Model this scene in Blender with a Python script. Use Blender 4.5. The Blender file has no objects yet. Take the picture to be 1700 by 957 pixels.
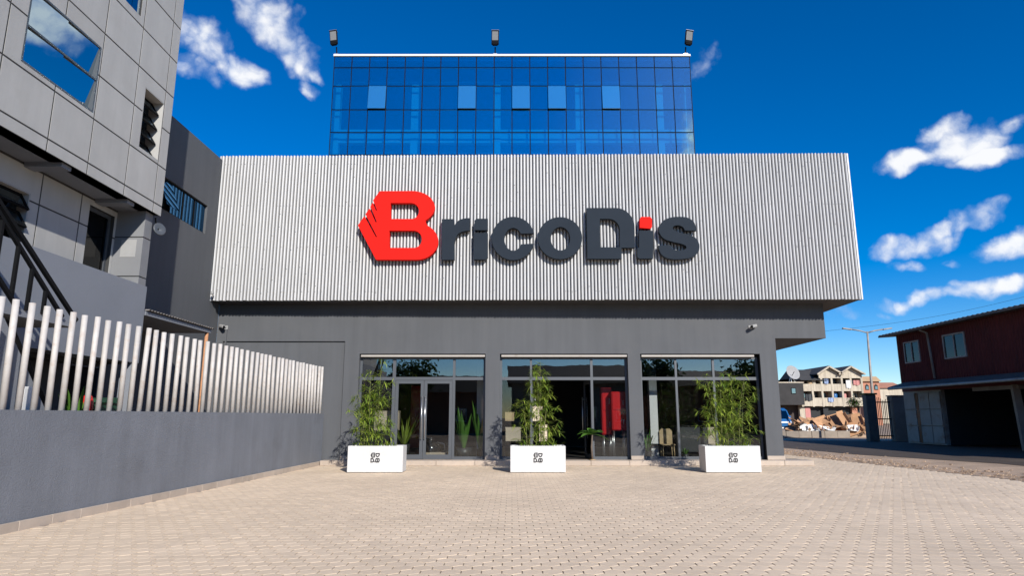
import bpy, bmesh, math, random
from mathutils import Vector, Matrix
random.seed(7)
R = math.radians
scene = bpy.context.scene
COL = scene.collection

# ------------------------------------------------------------------ camera, light, sky, exposure
PITCH, EYE, FOC = R(11.17), 1.5, 1081.0
cam_d = bpy.data.cameras.new('camera')
cam_d.sensor_width = 36.0
cam_d.lens = FOC / 1700 * 36.0
cam_d.clip_start, cam_d.clip_end = 0.1, 5000
cam = bpy.data.objects.new('camera', cam_d)
cam.location = (0, 0, EYE)
cam.rotation_euler = (R(90) + PITCH, 0, 0)
COL.objects.link(cam)
scene.camera = cam

SUN_EL, SUN_AZ = R(28), R(23)        # the sun stands behind the viewer, to the right
SUN_DIR = Vector((math.sin(SUN_AZ) * math.cos(SUN_EL), -math.cos(SUN_AZ) * math.cos(SUN_EL), math.sin(SUN_EL)))
sun_d = bpy.data.lights.new('sun', 'SUN')
sun_d.energy, sun_d.angle, sun_d.color = 4.7, R(0.5), (1.0, 0.95, 0.865)
sun = bpy.data.objects.new('sun', sun_d)
sun.rotation_euler = SUN_DIR.to_track_quat('Z', 'Y').to_euler()
sun.location = (20, -30, 40)
COL.objects.link(sun)
scene.view_settings.view_transform = 'Standard'
scene.view_settings.look = 'None'
scene.view_settings.gamma = 1
scene.view_settings.exposure = 0.35
scene.cycles.max_bounces = 8
scene.cycles.transparent_max_bounces = 12
scene.cycles.caustics_reflective = False
scene.cycles.caustics_refractive = False


def pixel_ray(x, y):
    u, v = (x - 850) / FOC, (478.5 - y) / FOC
    return Vector((u, math.cos(PITCH) - v * math.sin(PITCH), math.sin(PITCH) + v * math.cos(PITCH)))


def on_y(x, y, Y):
    d = pixel_ray(x, y)
    return Vector((0, 0, EYE)) + d * (Y / d.y)


def on_x(x, y, X):
    d = pixel_ray(x, y)
    return Vector((0, 0, EYE)) + d * (X / d.x)


def on_z(x, y, z=0):
    d = pixel_ray(x, y)
    return Vector((0, 0, EYE)) + d * ((z - EYE) / d.z)


class NT:
    """small node-tree writer"""
    def __init__(s, tree):
        s.t = tree
        tree.nodes.clear()

    def n(s, kind, **kw):
        nd = s.t.nodes.new(kind)
        for k, v in kw.items():
            setattr(nd, k, v)
        return nd

    def link(s, a, b):
        s.t.links.new(a, b)

    def val(s, sock, v):
        if isinstance(v, bpy.types.NodeSocket):
            s.link(v, sock)
        else:
            sock.default_value = v

    def math(s, op, a, b=0.0, c=None, clamp=False):
        nd = s.n('ShaderNodeMath', operation=op, use_clamp=clamp)
        s.val(nd.inputs[0], a)
        s.val(nd.inputs[1], b)
        if c is not None:
            s.val(nd.inputs[2], c)
        return nd.outputs[0]

    def dot(s, a, vec):
        nd = s.n('ShaderNodeVectorMath', operation='DOT_PRODUCT')
        s.link(a, nd.inputs[0])
        nd.inputs[1].default_value = vec
        return nd.outputs['Value']

    def ramp(s, fac, a, b, lo=0.0, hi=1.0, smooth=False):
        nd = s.n('ShaderNodeMapRange')
        nd.interpolation_type = 'SMOOTHSTEP' if smooth else 'LINEAR'
        s.val(nd.inputs['Value'], fac)
        nd.inputs['From Min'].default_value, nd.inputs['From Max'].default_value = a, b
        nd.inputs['To Min'].default_value, nd.inputs['To Max'].default_value = lo, hi
        return nd.outputs[0]

    def mix(s, fac, a, b, blend='MIX'):
        nd = s.n('ShaderNodeMix', data_type='RGBA', blend_type=blend)
        s.val(nd.inputs[0], fac)
        for sock, v in ((nd.inputs[6], a), (nd.inputs[7], b)):
            s.val(sock, v if isinstance(v, bpy.types.NodeSocket) else (*v, 1.0) if len(v) == 3 else v)
        return nd.outputs[2]

    def noise(s, vec, scale, detail=4, rough=0.55):
        nd = s.n('ShaderNodeTexNoise')
        if vec is not None:
            s.link(vec, nd.inputs['Vector'])
        nd.inputs['Scale'].default_value = scale
        nd.inputs['Detail'].default_value = detail
        nd.inputs['Roughness'].default_value = rough
        return nd.outputs['Fac']


world = bpy.data.worlds.new('World')
scene.world = world
world.use_nodes = True
W = NT(world.node_tree)
sky = W.n('ShaderNodeTexSky', sky_type='NISHITA')
sky.sun_disc = False
sky.sun_elevation = SUN_EL
sky.sun_rotation = R(180) - SUN_AZ
sky.altitude = 1300
sky.air_density = 1.0
sky.dust_density = 0.25
sky.ozone_density = 3.5
hs = W.n('ShaderNodeHueSaturation')
hs.inputs['Hue'].default_value = 0.509
hs.inputs['Saturation'].default_value = 1.5
hs.inputs['Value'].default_value = 1.3
W.link(sky.outputs[0], hs.inputs['Color'])
tc = W.n('ShaderNodeTexCoord')
D = tc.outputs['Generated']
# clouds: each stands in a fixed direction of the sky, edges broken by noise
CLOUDS = [(335, 66, 62, 34, 35, 1.0), (385, 108, 50, 24, 33, 1.0), (318, 112, 70, 20, 20, .75), (455, 36, 66, 34, 42, 1.0), (496, 88, 52, 30, 48, 1.0),
          (425, 16, 52, 16, 40, .9), (532, 122, 26, 11, 40, .8), (520, 150, 26, 13, 30, .75), (1165, 100, 36, 22, -50, .62),
          (1592, 236, 66, 30, -20, 1.0), (1518, 268, 60, 20, -17, 1.0), (1625, 258, 56, 17, -10, .95), (1565, 214, 40, 16, -25, .95), (1668, 196, 44, 15, -40, .7),
          (1522, 404, 74, 22, -14, 1.0), (1548, 386, 40, 15, -20, 1.0), (1612, 365, 50, 18, -18, .9), (1684, 404, 58, 20, -12, 1.0), (1515, 443, 38, 12, 3, .85),
          (1655, 474, 80, 17, -10, 1.0), (1545, 494, 90, 12, -9, .85), (1395, 525, 36, 10, 0, .65), (1462, 522, 26, 7, 0, .55), (1585, 436, 20, 8, 0, .55),
          (-220, 250, 160, 70, 10, 1.0), (1960, 205, 120, 60, -20, 1.0), (2300, 80, 220, 80, 0, 1.0), (1165, 245, 60, 40, -60, .7, 1), (150, -420, 200, 90, 20, 1.0)]  # unseen clouds outside the view, added for the window glass to reflect


def warp(vec, scale, amt, detail):
    nd = W.n('ShaderNodeTexNoise')
    W.link(vec, nd.inputs['Vector'])
    nd.inputs['Scale'].default_value = scale
    nd.inputs['Detail'].default_value = detail
    sub = W.n('ShaderNodeVectorMath', operation='SUBTRACT')
    W.link(nd.outputs['Color'], sub.inputs[0])
    sub.inputs[1].default_value = (0.5, 0.5, 0.5)
    mul = W.n('ShaderNodeVectorMath', operation='MULTIPLY_ADD')
    W.link(sub.outputs[0], mul.inputs[0])
    mul.inputs[1].default_value = (amt, amt, amt)
    W.link(D0, mul.inputs[2])
    return mul.outputs[0]


D0 = D
D = warp(D0, 13.0, 0.06, 6)
CLOUDS = [(c[0], c[1], c[2], c[3] * 1.18, *c[4:]) for c in CLOUDS]
mask = None
for (px, py, hl, hw, ang, dens, *behind) in CLOUDS:
    c = pixel_ray(px, py)
    if behind:                       # unseen cloud behind the viewer, added for the tower glass to reflect
        c.y = -c.y
    nrm = c.length
    c = c.normalized()
    a = R(-ang)
    rt, up = Vector((1, 0, 0)), Vector((0, -math.sin(PITCH), math.cos(PITCH)))
    e1 = rt * math.cos(a) + up * math.sin(a)
    e1 = (e1 - c * e1.dot(c)).normalized()
    e2 = c.cross(e1).normalized()
    k = FOC * nrm ** 1.4
    u = W.dot(D, e1 * (k / hl))
    v = W.dot(D, e2 * (k / hw))
    r2 = W.math('ADD', W.math('MULTIPLY', u, u), W.math('MULTIPLY', v, v))
    front = W.math('GREATER_THAN', W.dot(D, c), 0.0)
    m = W.math('MULTIPLY', W.ramp(r2, 0.1, 1.9, dens, 0.0), front)
    mask = m if mask is None else W.math('MAXIMUM', mask, m)
n1 = W.noise(D0, 14.0, 8, 0.6)
n2 = W.noise(D, 48.0, 6, 0.62)


def puffs(scale):
    nd = W.n('ShaderNodeTexVoronoi', feature='F1')
    W.link(D, nd.inputs['Vector'])
    nd.inputs['Scale'].default_value = scale
    return W.math('SUBTRACT', 0.8, nd.outputs['Distance'])


pf = W.math('ADD', W.math('MULTIPLY', puffs(26.0), 0.65), W.math('MULTIPLY', puffs(62.0), 0.35))
tex = W.math('ADD', W.math('ADD', W.math('MULTIPLY', W.math('SUBTRACT', n1, 0.5), 1.0), W.math('MULTIPLY', W.math('SUBTRACT', n2, 0.5), 0.55)),
             W.math('MULTIPLY', W.math('SUBTRACT', pf, 0.3), 0.75))
raw = W.math('ADD', mask, tex)
cov = W.math('MULTIPLY', W.ramp(raw, 0.32, 1.15, smooth=True), W.ramp(mask, 0.04, 0.42, smooth=True))
ccol = W.mix(W.ramp(W.math('ADD', raw, W.math('MULTIPLY', W.math('SUBTRACT', pf, 0.3), 0.6)), 0.45, 1.1), (4.9, 6.0, 8.3), (9.2, 9.3, 9.5))
bg_col = W.mix(W.math('MULTIPLY', cov, 0.96), hs.outputs[0], ccol)
bg = W.n('ShaderNodeBackground')
bg.inputs['Strength'].default_value = 0.085
W.link(bg_col, bg.inputs['Color'])
wo = W.n('ShaderNodeOutputWorld')
W.link(bg.outputs[0], wo.inputs['Surface'])

# ------------------------------------------------------------------ materials


def mat(name, col, rough=0.7, var=0.12, scale=3.0, bump=0.0, bscale=60.0, metal=0.0, stain=None, stain_amt=0.0, stain_scale=1.2,
        rnd=0.0, coat=0.0, spec=0.5, fine=0.0, streak=0.0):
    m = bpy.data.materials.new(name)
    m.use_nodes = True
    N = NT(m.node_tree)
    out = N.n('ShaderNodeOutputMaterial')
    p = N.n('ShaderNodeBsdfPrincipled')
    N.link(p.outputs[0], out.inputs['Surface'])
    g = N.n('ShaderNodeNewGeometry')
    pos = g.outputs['Position']
    c = N.mix(0.0, col, col)
    if var:
        f = N.noise(pos, scale, 5, 0.6)
        c = N.mix(1.0, c, N.ramp(f, 0.3, 0.7, 1 - var, 1 + var), 'MULTIPLY')
    if fine:
        f = N.noise(pos, 120, 3, 0.6)
        c = N.mix(1.0, c, N.ramp(f, 0.3, 0.7, 1 - fine, 1 + fine), 'MULTIPLY')
    if streak:
        mp_ = N.n('ShaderNodeMapping')
        N.link(pos, mp_.inputs['Vector'])
        mp_.inputs['Scale'].default_value = (1.6, 1.6, 0.09)
        f = N.noise(mp_.outputs[0], 2.2, 6, 0.65)
        c = N.mix(1.0, c, N.ramp(f, 0.35, 0.7, 1 + streak * 0.5, 1 - streak), 'MULTIPLY')
    if rnd:
        oi = N.n('ShaderNodeObjectInfo')
        s = N.math('FRACT', N.math('ADD', oi.outputs['Random'], g.outputs['Random Per Island']))
        c = N.mix(1.0, c, N.ramp(s, 0, 1, 1 - rnd, 1 + rnd), 'MULTIPLY')
    if stain:
        f = N.noise(pos, stain_scale, 7, 0.68)
        c = N.mix(N.math('MULTIPLY', N.ramp(f, 0.5, 0.72, smooth=True), stain_amt), c, stain)
    N.link(c, p.inputs['Base Color'])
    p.inputs['Roughness'].default_value = rough
    p.inputs['Metallic'].default_value = metal
    p.inputs['Specular IOR Level'].default_value = spec
    p.inputs['Coat Weight'].default_value = coat
    if bump:
        b = N.n('ShaderNodeBump')
        b.inputs['Strength'].default_value = bump
        b.inputs['Distance'].default_value = 0.01
        N.link(N.noise(pos, bscale, 4, 0.6), b.inputs['Height'])
        N.link(b.outputs[0], p.inputs['Normal'])
    return m


def glass(name, trans, refl, ior=1.6, tint_refl=(1, 1, 1), wob=0.0, sky_sheen=0.0):
    m = bpy.data.materials.new(name)
    m.use_nodes = True
    N = NT(m.node_tree)
    out = N.n('ShaderNodeOutputMaterial')
    t = N.n('ShaderNodeBsdfTransparent')
    t.inputs['Color'].default_value = (*trans, 1)
    gl = N.n('ShaderNodeBsdfGlossy')
    gl.inputs['Color'].default_value = (*tint_refl, 1)
    gl.inputs['Roughness'].default_value = 0.0
    fr = N.n('ShaderNodeFresnel')
    fr.inputs['IOR'].default_value = ior
    if wob:
        g = N.n('ShaderNodeNewGeometry')
        b = N.n('ShaderNodeBump')
        b.inputs['Strength'].default_value = wob
        b.inputs['Distance'].default_value = 0.02
        N.link(N.noise(g.outputs['Position'], 1.3, 2, 0.5), b.inputs['Height'])
        N.link(b.outputs[0], gl.inputs['Normal'])
    f = N.math('ADD', N.math('MULTIPLY', fr.outputs[0], 1.0 - refl), refl, clamp=True)
    mx = N.n('ShaderNodeMixShader')
    N.link(f, mx.inputs[0])
    N.link(t.outputs[0], mx.inputs[1])
    N.link(gl.outputs[0], mx.inputs[2])
    last_ = mx
    if sky_sheen:
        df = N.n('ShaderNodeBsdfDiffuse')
        df.inputs['Color'].default_value = (0.1, 0.42, 0.85, 1)  # diffuse blue mixed in, standing in for sky reflected by the panes
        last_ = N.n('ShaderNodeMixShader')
        last_.inputs[0].default_value = sky_sheen
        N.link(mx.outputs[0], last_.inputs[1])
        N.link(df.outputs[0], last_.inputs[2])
    N.link(last_.outputs[0], out.inputs['Surface'])
    return m


def leaf_mat(name, a, b, trans=0.35):
    m = bpy.data.materials.new(name)
    m.use_nodes = True
    N = NT(m.node_tree)
    out = N.n('ShaderNodeOutputMaterial')
    g = N.n('ShaderNodeNewGeometry')
    c = N.mix(g.outputs['Random Per Island'], a, b)
    d = N.n('ShaderNodeBsdfPrincipled')
    d.inputs['Roughness'].default_value = 0.45
    N.link(c, d.inputs['Base Color'])
    t = N.n('ShaderNodeBsdfTranslucent')
    N.link(c, t.inputs['Color'])
    mx = N.n('ShaderNodeMixShader')
    mx.inputs[0].default_value = trans
    N.link(d.outputs[0], mx.inputs[1])
    N.link(t.outputs[0], mx.inputs[2])
    N.link(mx.outputs[0], out.inputs['Surface'])
    return m


M = {}
M['plaster'] = mat('anthracite render', (0.083, 0.0875, 0.0965), 0.85, 0.07, 0.45, 0.35, 90, stain=(0.1, 0.101, 0.106), stain_amt=0.5, stain_scale=0.5, fine=0.1, streak=0.1)
M['boundary'] = mat('blue grey rough render', (0.162, 0.174, 0.2), 0.9, 0.08, 0.9, 0.9, 45, stain=(0.12, 0.125, 0.14), stain_amt=0.6, stain_scale=0.7, fine=0.16, streak=0.12)
M['plaster_mid'] = mat('mid grey render', (0.195, 0.21, 0.24), 0.88, 0.06, 0.8, 0.5, 60, fine=0.08)
M['panel'] = mat('pale grey wall panel', (0.39, 0.385, 0.372), 0.7, 0.05, 1.5, 0.15, 40, stain=(0.35, 0.34, 0.32), stain_amt=0.4, stain_scale=1.6, rnd=0.05, streak=0.06)
M['column'] = mat('mid grey column paint', (0.19, 0.195, 0.205), 0.75, 0.06, 1.5, 0.15, 40)
M['patch'] = mat('pale filler', (0.31, 0.31, 0.31), 0.8, 0.06, 3)
M['panel_joint'] = mat('dark panel joint', (0.04, 0.04, 0.04), 0.9)
M['metal_slat'] = mat('silver corrugated steel', (0.49, 0.49, 0.495), 0.55, 0.05, 1.2, 0, metal=0.1, rnd=0.05, stain=(0.44, 0.43, 0.42), stain_amt=0.4, stain_scale=2)
M['metal_back'] = mat('steel sheet behind ribs', (0.13, 0.13, 0.135), 0.5, 0.05, 1.2, metal=0.3)
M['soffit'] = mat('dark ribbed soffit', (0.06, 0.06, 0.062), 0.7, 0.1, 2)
M['red'] = mat('signal red sign face', (0.66, 0.016, 0.012), 0.65, 0.03, 2, spec=0.03)
M['slate'] = mat('slate blue sign face', (0.022, 0.029, 0.04), 0.65, 0.05, 2, spec=0.04)
M['sign_side'] = mat('black sign return', (0.012, 0.013, 0.015), 0.5)
M['frame'] = mat('grey aluminium frame', (0.08, 0.088, 0.1), 0.45, 0.04, 3, metal=0.2)
M['steel'] = mat('brushed steel', (0.6, 0.6, 0.6), 0.3, 0.05, 5, metal=0.9)
M['trim'] = mat('pale shutter box', (0.4, 0.37, 0.34), 0.5, 0.08, 4, stain=(0.25, 0.2, 0.17), stain_amt=0.7, stain_scale=4)
M['stone'] = mat('beige stone skirting', (0.42, 0.35, 0.29), 0.75, 0.1, 4, 0.2, 60, rnd=0.1, stain=(0.3, 0.24, 0.19), stain_amt=0.5, stain_scale=2)
M['paver'] = mat('beige hexagonal concrete', (0.67, 0.535, 0.395), 0.85, 0.09, 0.45, 0.4, 80, rnd=0.06, stain=(0.5, 0.4, 0.31), stain_amt=0.5, stain_scale=5, fine=0.1)
M['sand'] = mat('sandy joint bed', (0.165, 0.125, 0.09), 0.95, 0.2, 8, 0.4, 80)
M['dirt'] = mat('packed dirt', (0.4, 0.29, 0.205), 0.95, 0.25, 0.8, 1.0, 9, stain=(0.2, 0.155, 0.125), stain_amt=0.6, stain_scale=0.6, fine=0.25)
M['shaded_ground'] = mat('dark road ground with shed shade', (0.058, 0.042, 0.031), 0.9, 0.2, 0.6, 0.5, 40, stain=(0.11, 0.08, 0.058), stain_amt=0.5, stain_scale=0.4, fine=0.2)  # dark brown that carries the shed's shade on the road
M['concrete'] = mat('raw concrete', (0.27, 0.225, 0.185), 0.9, 0.15, 2, 0.4, 40, stain=(0.17, 0.14, 0.115), stain_amt=0.6, stain_scale=1.1)
M['pole'] = mat('galvanised fence pole', (0.5, 0.475, 0.455), 0.75, 0.08, 6, metal=0.15, rnd=0.08, stain=(0.4, 0.3, 0.24), stain_amt=0.5, stain_scale=7)
M['black'] = mat('black painted steel', (0.008, 0.0085, 0.0095), 0.6, 0.1, 5, spec=0.06)
M['white'] = mat('white planter paint', (0.56, 0.56, 0.56), 0.55, 0.03, 2, 0.05, 60, stain=(0.52, 0.5, 0.47), stain_amt=0.25, stain_scale=2.5)
M['ink'] = mat('black print', (0.02, 0.02, 0.022), 0.7, 0)
M['soil'] = mat('potting soil', (0.05, 0.035, 0.025), 0.95, 0.3, 20, 1, 60)
M['culm'] = mat('bamboo cane', (0.16, 0.17, 0.05), 0.5, 0.2, 10)
M['leaf'] = leaf_mat('bamboo leaf', (0.095, 0.2, 0.02), (0.36, 0.43, 0.065), 0.35)
M['leaf2'] = leaf_mat('dark glossy leaf', (0.05, 0.16, 0.02), (0.14, 0.30, 0.05), 0.3)
M['glass_shop'] = glass('shop glass', (0.8, 0.82, 0.82), 0.015, 1.42, wob=0.05)
M['glass_top'] = glass('reflective transom glass', (0.4, 0.43, 0.44), 0.13, 1.5, wob=0.05)
M['glass_blue'] = glass('blue solar glass', (0.34, 0.82, 1.0), 0.36, 1.6, (0.72, 0.98, 1.0), wob=0.05, sky_sheen=0.0)
M['glass_vent'] = glass('blue solar glass of the open vents', (0.3, 0.68, 0.95), 0.8, 1.6, (0.95, 1.0, 0.95), sky_sheen=0.17)
M['glass_dark'] = glass('dark blue window glass', (0.06, 0.15, 0.24), 0.28, 1.6, (0.6, 0.8, 1.0), wob=0.05)
M['glass_win'] = glass('blue mirror window glass', (0.06, 0.15, 0.24), 0.5, 1.6, (0.72, 0.9, 1.0))
M['glass_ribbon'] = glass('deep blue ribbon window glass', (0.04, 0.1, 0.2), 0.5, 1.6, (0.1, 0.3, 0.6))
M['glass_dim'] = glass('dusty window glass', (0.12, 0.14, 0.15), 0.02, 1.28)
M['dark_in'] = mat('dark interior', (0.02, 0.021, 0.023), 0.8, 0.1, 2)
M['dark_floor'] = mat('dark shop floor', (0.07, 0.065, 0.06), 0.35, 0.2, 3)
M['white_wall'] = mat('white paint', (0.75, 0.75, 0.74), 0.7, 0.04, 2)
M['blue_wall'] = mat('pale blue office wall', (0.7, 0.74, 0.78), 0.7, 0.04, 2)
M['rust'] = mat('orange primed pipe', (0.45, 0.22, 0.11), 0.7, 0.2, 10)
M['tin'] = mat('weathered tin roof', (0.3, 0.28, 0.26), 0.6, 0.2, 3, metal=0.2, stain=(0.2, 0.12, 0.08), stain_amt=0.5, stain_scale=2)
M['tin_dark'] = mat('dark weathered tin', (0.1, 0.09, 0.085), 0.75, 0.2, 3, stain=(0.2, 0.14, 0.1), stain_amt=0.6, stain_scale=2)
M['shed_red'] = mat('oxblood corrugated cladding', (0.1, 0.015, 0.014), 0.8, 0.2, 1.2, rnd=0.08, stain=(0.07, 0.02, 0.018), stain_amt=0.6, stain_scale=1.0)
M['container'] = mat('dirty white container steel', (0.27, 0.255, 0.24), 0.7, 0.1, 2, stain=(0.2, 0.11, 0.07), stain_amt=0.8, stain_scale=1.8)
M['cream'] = mat('cream house render', (0.48, 0.42, 0.33), 0.9, 0.15, 0.6, stain=(0.25, 0.2, 0.16), stain_amt=0.8, stain_scale=0.6, streak=0.3)
M['roof_dark'] = mat('dark slate roof', (0.05, 0.048, 0.047), 0.85, 0.2, 0.8)
M['terracotta'] = mat('terracotta render', (0.42, 0.19, 0.12), 0.9, 0.12, 0.6)
M['tan'] = mat('tan roof', (0.45, 0.3, 0.17), 0.85, 0.12, 1)
M['van_blue'] = mat('blue van paint', (0.02, 0.12, 0.32), 0.3, 0.06, 2, coat=0.6)
M['card'] = mat('brown cardboard', (0.46, 0.26, 0.14), 0.9, 0.15, 3, rnd=0.25, stain=(0.22, 0.13, 0.08), stain_amt=0.5, stain_scale=1.5)
M['lens'] = mat('flood lamp lens', (0.17, 0.17, 0.165), 0.15, 0.05, 3)
M['beige'] = mat('pale beige laminate', (0.6, 0.5, 0.38), 0.6, 0.08, 5)
M['timber'] = mat('light timber', (0.5, 0.36, 0.2), 0.55, 0.2, 6)
M['redgloss'] = mat('red gloss lacquer', (0.6, 0.015, 0.015), 0.25, 0.03, 2)
M['pot'] = mat('dark grey pot', (0.04, 0.042, 0.045), 0.4, 0.1, 5)
M['green_plastic'] = mat('dark green plastic', (0.02, 0.08, 0.045), 0.45, 0.1, 4)
M['pink'] = mat('faded pink cloth', (0.5, 0.22, 0.2), 0.85, 0.1, 2)
M['bluecloth'] = mat('pale blue cloth', (0.3, 0.38, 0.55), 0.85, 0.1, 2)
M['rubber'] = mat('black rubber', (0.015, 0.015, 0.015), 0.8, 0)
M['bark'] = mat('grey bark', (0.12, 0.09, 0.07), 0.9, 0.2, 10)
M['tree_leaf'] = leaf_mat('street tree leaf', (0.025, 0.06, 0.012), (0.07, 0.11, 0.025), 0.2)

# ------------------------------------------------------------------ mesh helpers


class MB:
    def __init__(s):
        s.v, s.f, s.sm = [], [], []

    def add(s, verts, faces, smooth=False):
        b = len(s.v)
        s.v += [tuple(p) for p in verts]
        s.f += [tuple(b + i for i in f) for f in faces]
        s.sm += [smooth] * len(faces)
        return s

    def box(s, x0, x1, y0, y1, z0, z1):
        return s.add([(x0, y0, z0), (x1, y0, z0), (x1, y1, z0), (x0, y1, z0), (x0, y0, z1), (x1, y0, z1), (x1, y1, z1), (x0, y1, z1)],
                     [(0, 3, 2, 1), (4, 5, 6, 7), (0, 1, 5, 4), (1, 2, 6, 5), (2, 3, 7, 6), (3, 0, 4, 7)])

    def mbox(s, m, sx, sy, sz):
        """a box of full sizes sx, sy, sz centred on matrix m"""
        c = [m @ Vector((a * sx / 2, b * sy / 2, d * sz / 2)) for d in (-1, 1) for a, b in ((-1, -1), (1, -1), (1, 1), (-1, 1))]
        return s.add(c, [(0, 3, 2, 1), (4, 5, 6, 7), (0, 1, 5, 4), (1, 2, 6, 5), (2, 3, 7, 6), (3, 0, 4, 7)])

    def prism(s, poly, axis, a, b):
        """extrude a 2D polygon along axis x, y or z from a to b"""
        def p(u, v, w):
            return {'x': (w, u, v), 'y': (u, w, v), 'z': (u, v, w)}[axis]
        n = len(poly)
        vs = [p(u, v, a) for u, v in poly] + [p(u, v, b) for u, v in poly]
        fs = [tuple(range(n))[::-1], tuple(range(n, 2 * n))] + [(i, (i + 1) % n, n + (i + 1) % n, n + i) for i in range(n)]
        return s.add(vs, fs)

    def tube(s, pts, r, n=8, r2=None, caps=True):
        pts = [Vector(p) for p in pts]
        m = len(pts)
        vs, fs = [], []
        for i, p in enumerate(pts):
            d = (pts[min(i + 1, m - 1)] - pts[max(i - 1, 0)]).normalized()
            x = d.orthogonal().normalized() if i == 0 else (x - d * x.dot(d)).normalized()
            y = d.cross(x)
            rr = r if r2 is None else r + (r2 - r) * i / (m - 1)
            for k in range(n):
                a = 2 * math.pi * k / n
                vs.append(p + x * (rr * math.cos(a)) + y * (rr * math.sin(a)))
        for i in range(m - 1):
            for k in range(n):
                fs.append((i * n + k, i * n + (k + 1) % n, (i + 1) * n + (k + 1) % n, (i + 1) * n + k))
        s.add(vs, fs, True)
        if caps:
            b = len(s.v) - m * n
            s.f += [tuple(b + k for k in range(n))[::-1], tuple(b + (m - 1) * n + k for k in range(n))]
            s.sm += [False, False]
        return s

    def lathe(s, prof, n=20, o=(0, 0, 0)):
        vs, fs = [], []
        for r, z in prof:
            for k in range(n):
                a = 2 * math.pi * k / n
                vs.append((o[0] + r * math.cos(a), o[1] + r * math.sin(a), o[2] + z))
        for i in range(len(prof) - 1):
            for k in range(n):
                fs.append((i * n + k, i * n + (k + 1) % n, (i + 1) * n + (k + 1) % n, (i + 1) * n + k))
        return s.add(vs, fs, True)

    def wall(s, x0, x1, z0, z1, y0, y1, holes):
        """a wall facing -Y with rectangular openings (hx0,hx1,hz0,hz1), reveals included"""
        xs = sorted({x0, x1, *[min(max(h[i], x0), x1) for h in holes for i in (0, 1)]})
        zs = sorted({z0, z1, *[min(max(h[i], z0), z1) for h in holes for i in (2, 3)]})
        nx, nz = len(xs), len(zs)
        b = {}
        vs, fs = [], []

        def vid(i, k, y):
            key = (i, k, y)
            if key not in b:
                b[key] = len(vs)
                vs.append((xs[i], y, zs[k]))
            return b[key]

        def solid(i, k):
            if i < 0 or k < 0 or i >= nx - 1 or k >= nz - 1:
                return False
            cx, cz = (xs[i] + xs[i + 1]) / 2, (zs[k] + zs[k + 1]) / 2
            return not any(h[0] < cx < h[1] and h[2] < cz < h[3] for h in holes)
        for i in range(nx - 1):
            for k in range(nz - 1):
                if not solid(i, k):
                    continue
                fs.append((vid(i, k, y0), vid(i + 1, k, y0), vid(i + 1, k + 1, y0), vid(i, k + 1, y0)))
                fs.append((vid(i, k, y1), vid(i, k + 1, y1), vid(i + 1, k + 1, y1), vid(i + 1, k, y1)))
                if not solid(i - 1, k):
                    fs.append((vid(i, k, y0), vid(i, k + 1, y0), vid(i, k + 1, y1), vid(i, k, y1)))
                if not solid(i + 1, k):
                    fs.append((vid(i + 1, k, y0), vid(i + 1, k, y1), vid(i + 1, k + 1, y1), vid(i + 1, k + 1, y0)))
                if not solid(i, k - 1):
                    fs.append((vid(i, k, y0), vid(i, k, y1), vid(i + 1, k, y1), vid(i + 1, k, y0)))
                if not solid(i, k + 1):
                    fs.append((vid(i, k + 1, y0), vid(i + 1, k + 1, y0), vid(i + 1, k + 1, y1), vid(i, k + 1, y1)))
        return s.add(vs, fs)

    def turn_x(s):
        """a wall written for -Y becomes one facing +X: (x,y,z) -> (-y, x, z)"""
        s.v = [(-y, x, z) for x, y, z in s.v]
        return s

    def build(s, name, m, parent=None, local=False, bevel=0.0, recalc=False):
        me = bpy.data.meshes.new(name)
        off = Vector((0, 0, 0))
        if parent is not None and not local:
            off = world_loc(parent)
        me.from_pydata([Vector(p) - off for p in s.v], [], s.f)
        me.polygons.foreach_set('use_smooth', s.sm)
        if recalc or bevel:
            bm = bmesh.new()
            bm.from_mesh(me)
            bmesh.ops.recalc_face_normals(bm, faces=bm.faces)
            if bevel:
                bmesh.ops.bevel(bm, geom=list(bm.edges), offset=bevel, segments=1, affect='EDGES', clamp_overlap=True)
            bm.to_mesh(me)
            bm.free()
        me.update()
        me.materials.append(m)
        o = bpy.data.objects.new(name, me)
        COL.objects.link(o)
        if parent is not None:
            o.parent = parent
        return o


def world_loc(o):
    v = Vector(o.location)
    while o.parent is not None:
        o = o.parent
        v += Vector(o.location)
    return v


def tag(o, label=None, cat=None, group=None, kind=None):
    for k, v in (('label', label), ('category', cat), ('group', group), ('kind', kind)):
        if v:
            o[k] = v
    return o


def thing(name, label, cat, loc=(0, 0, 0), rz=0.0, group=None):
    o = bpy.data.objects.new(name, None)
    o.empty_display_size = 0.2
    o.location = loc
    o.rotation_euler = (0, 0, rz)
    COL.objects.link(o)
    return tag(o, label, cat, group)


def copy_tree(o, parent=None):
    c = o.copy()
    COL.objects.link(c)
    c.parent = parent
    for ch in [x for x in bpy.data.objects if x.parent == o]:
        copy_tree(ch, c)
    return c


def box(name, m, parent, x0, x1, y0, y1, z0, z1, bevel=0.0, local=False):
    return MB().box(x0, x1, y0, y1, z0, z1).build(name, m, parent, local=local, bevel=bevel)


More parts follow.
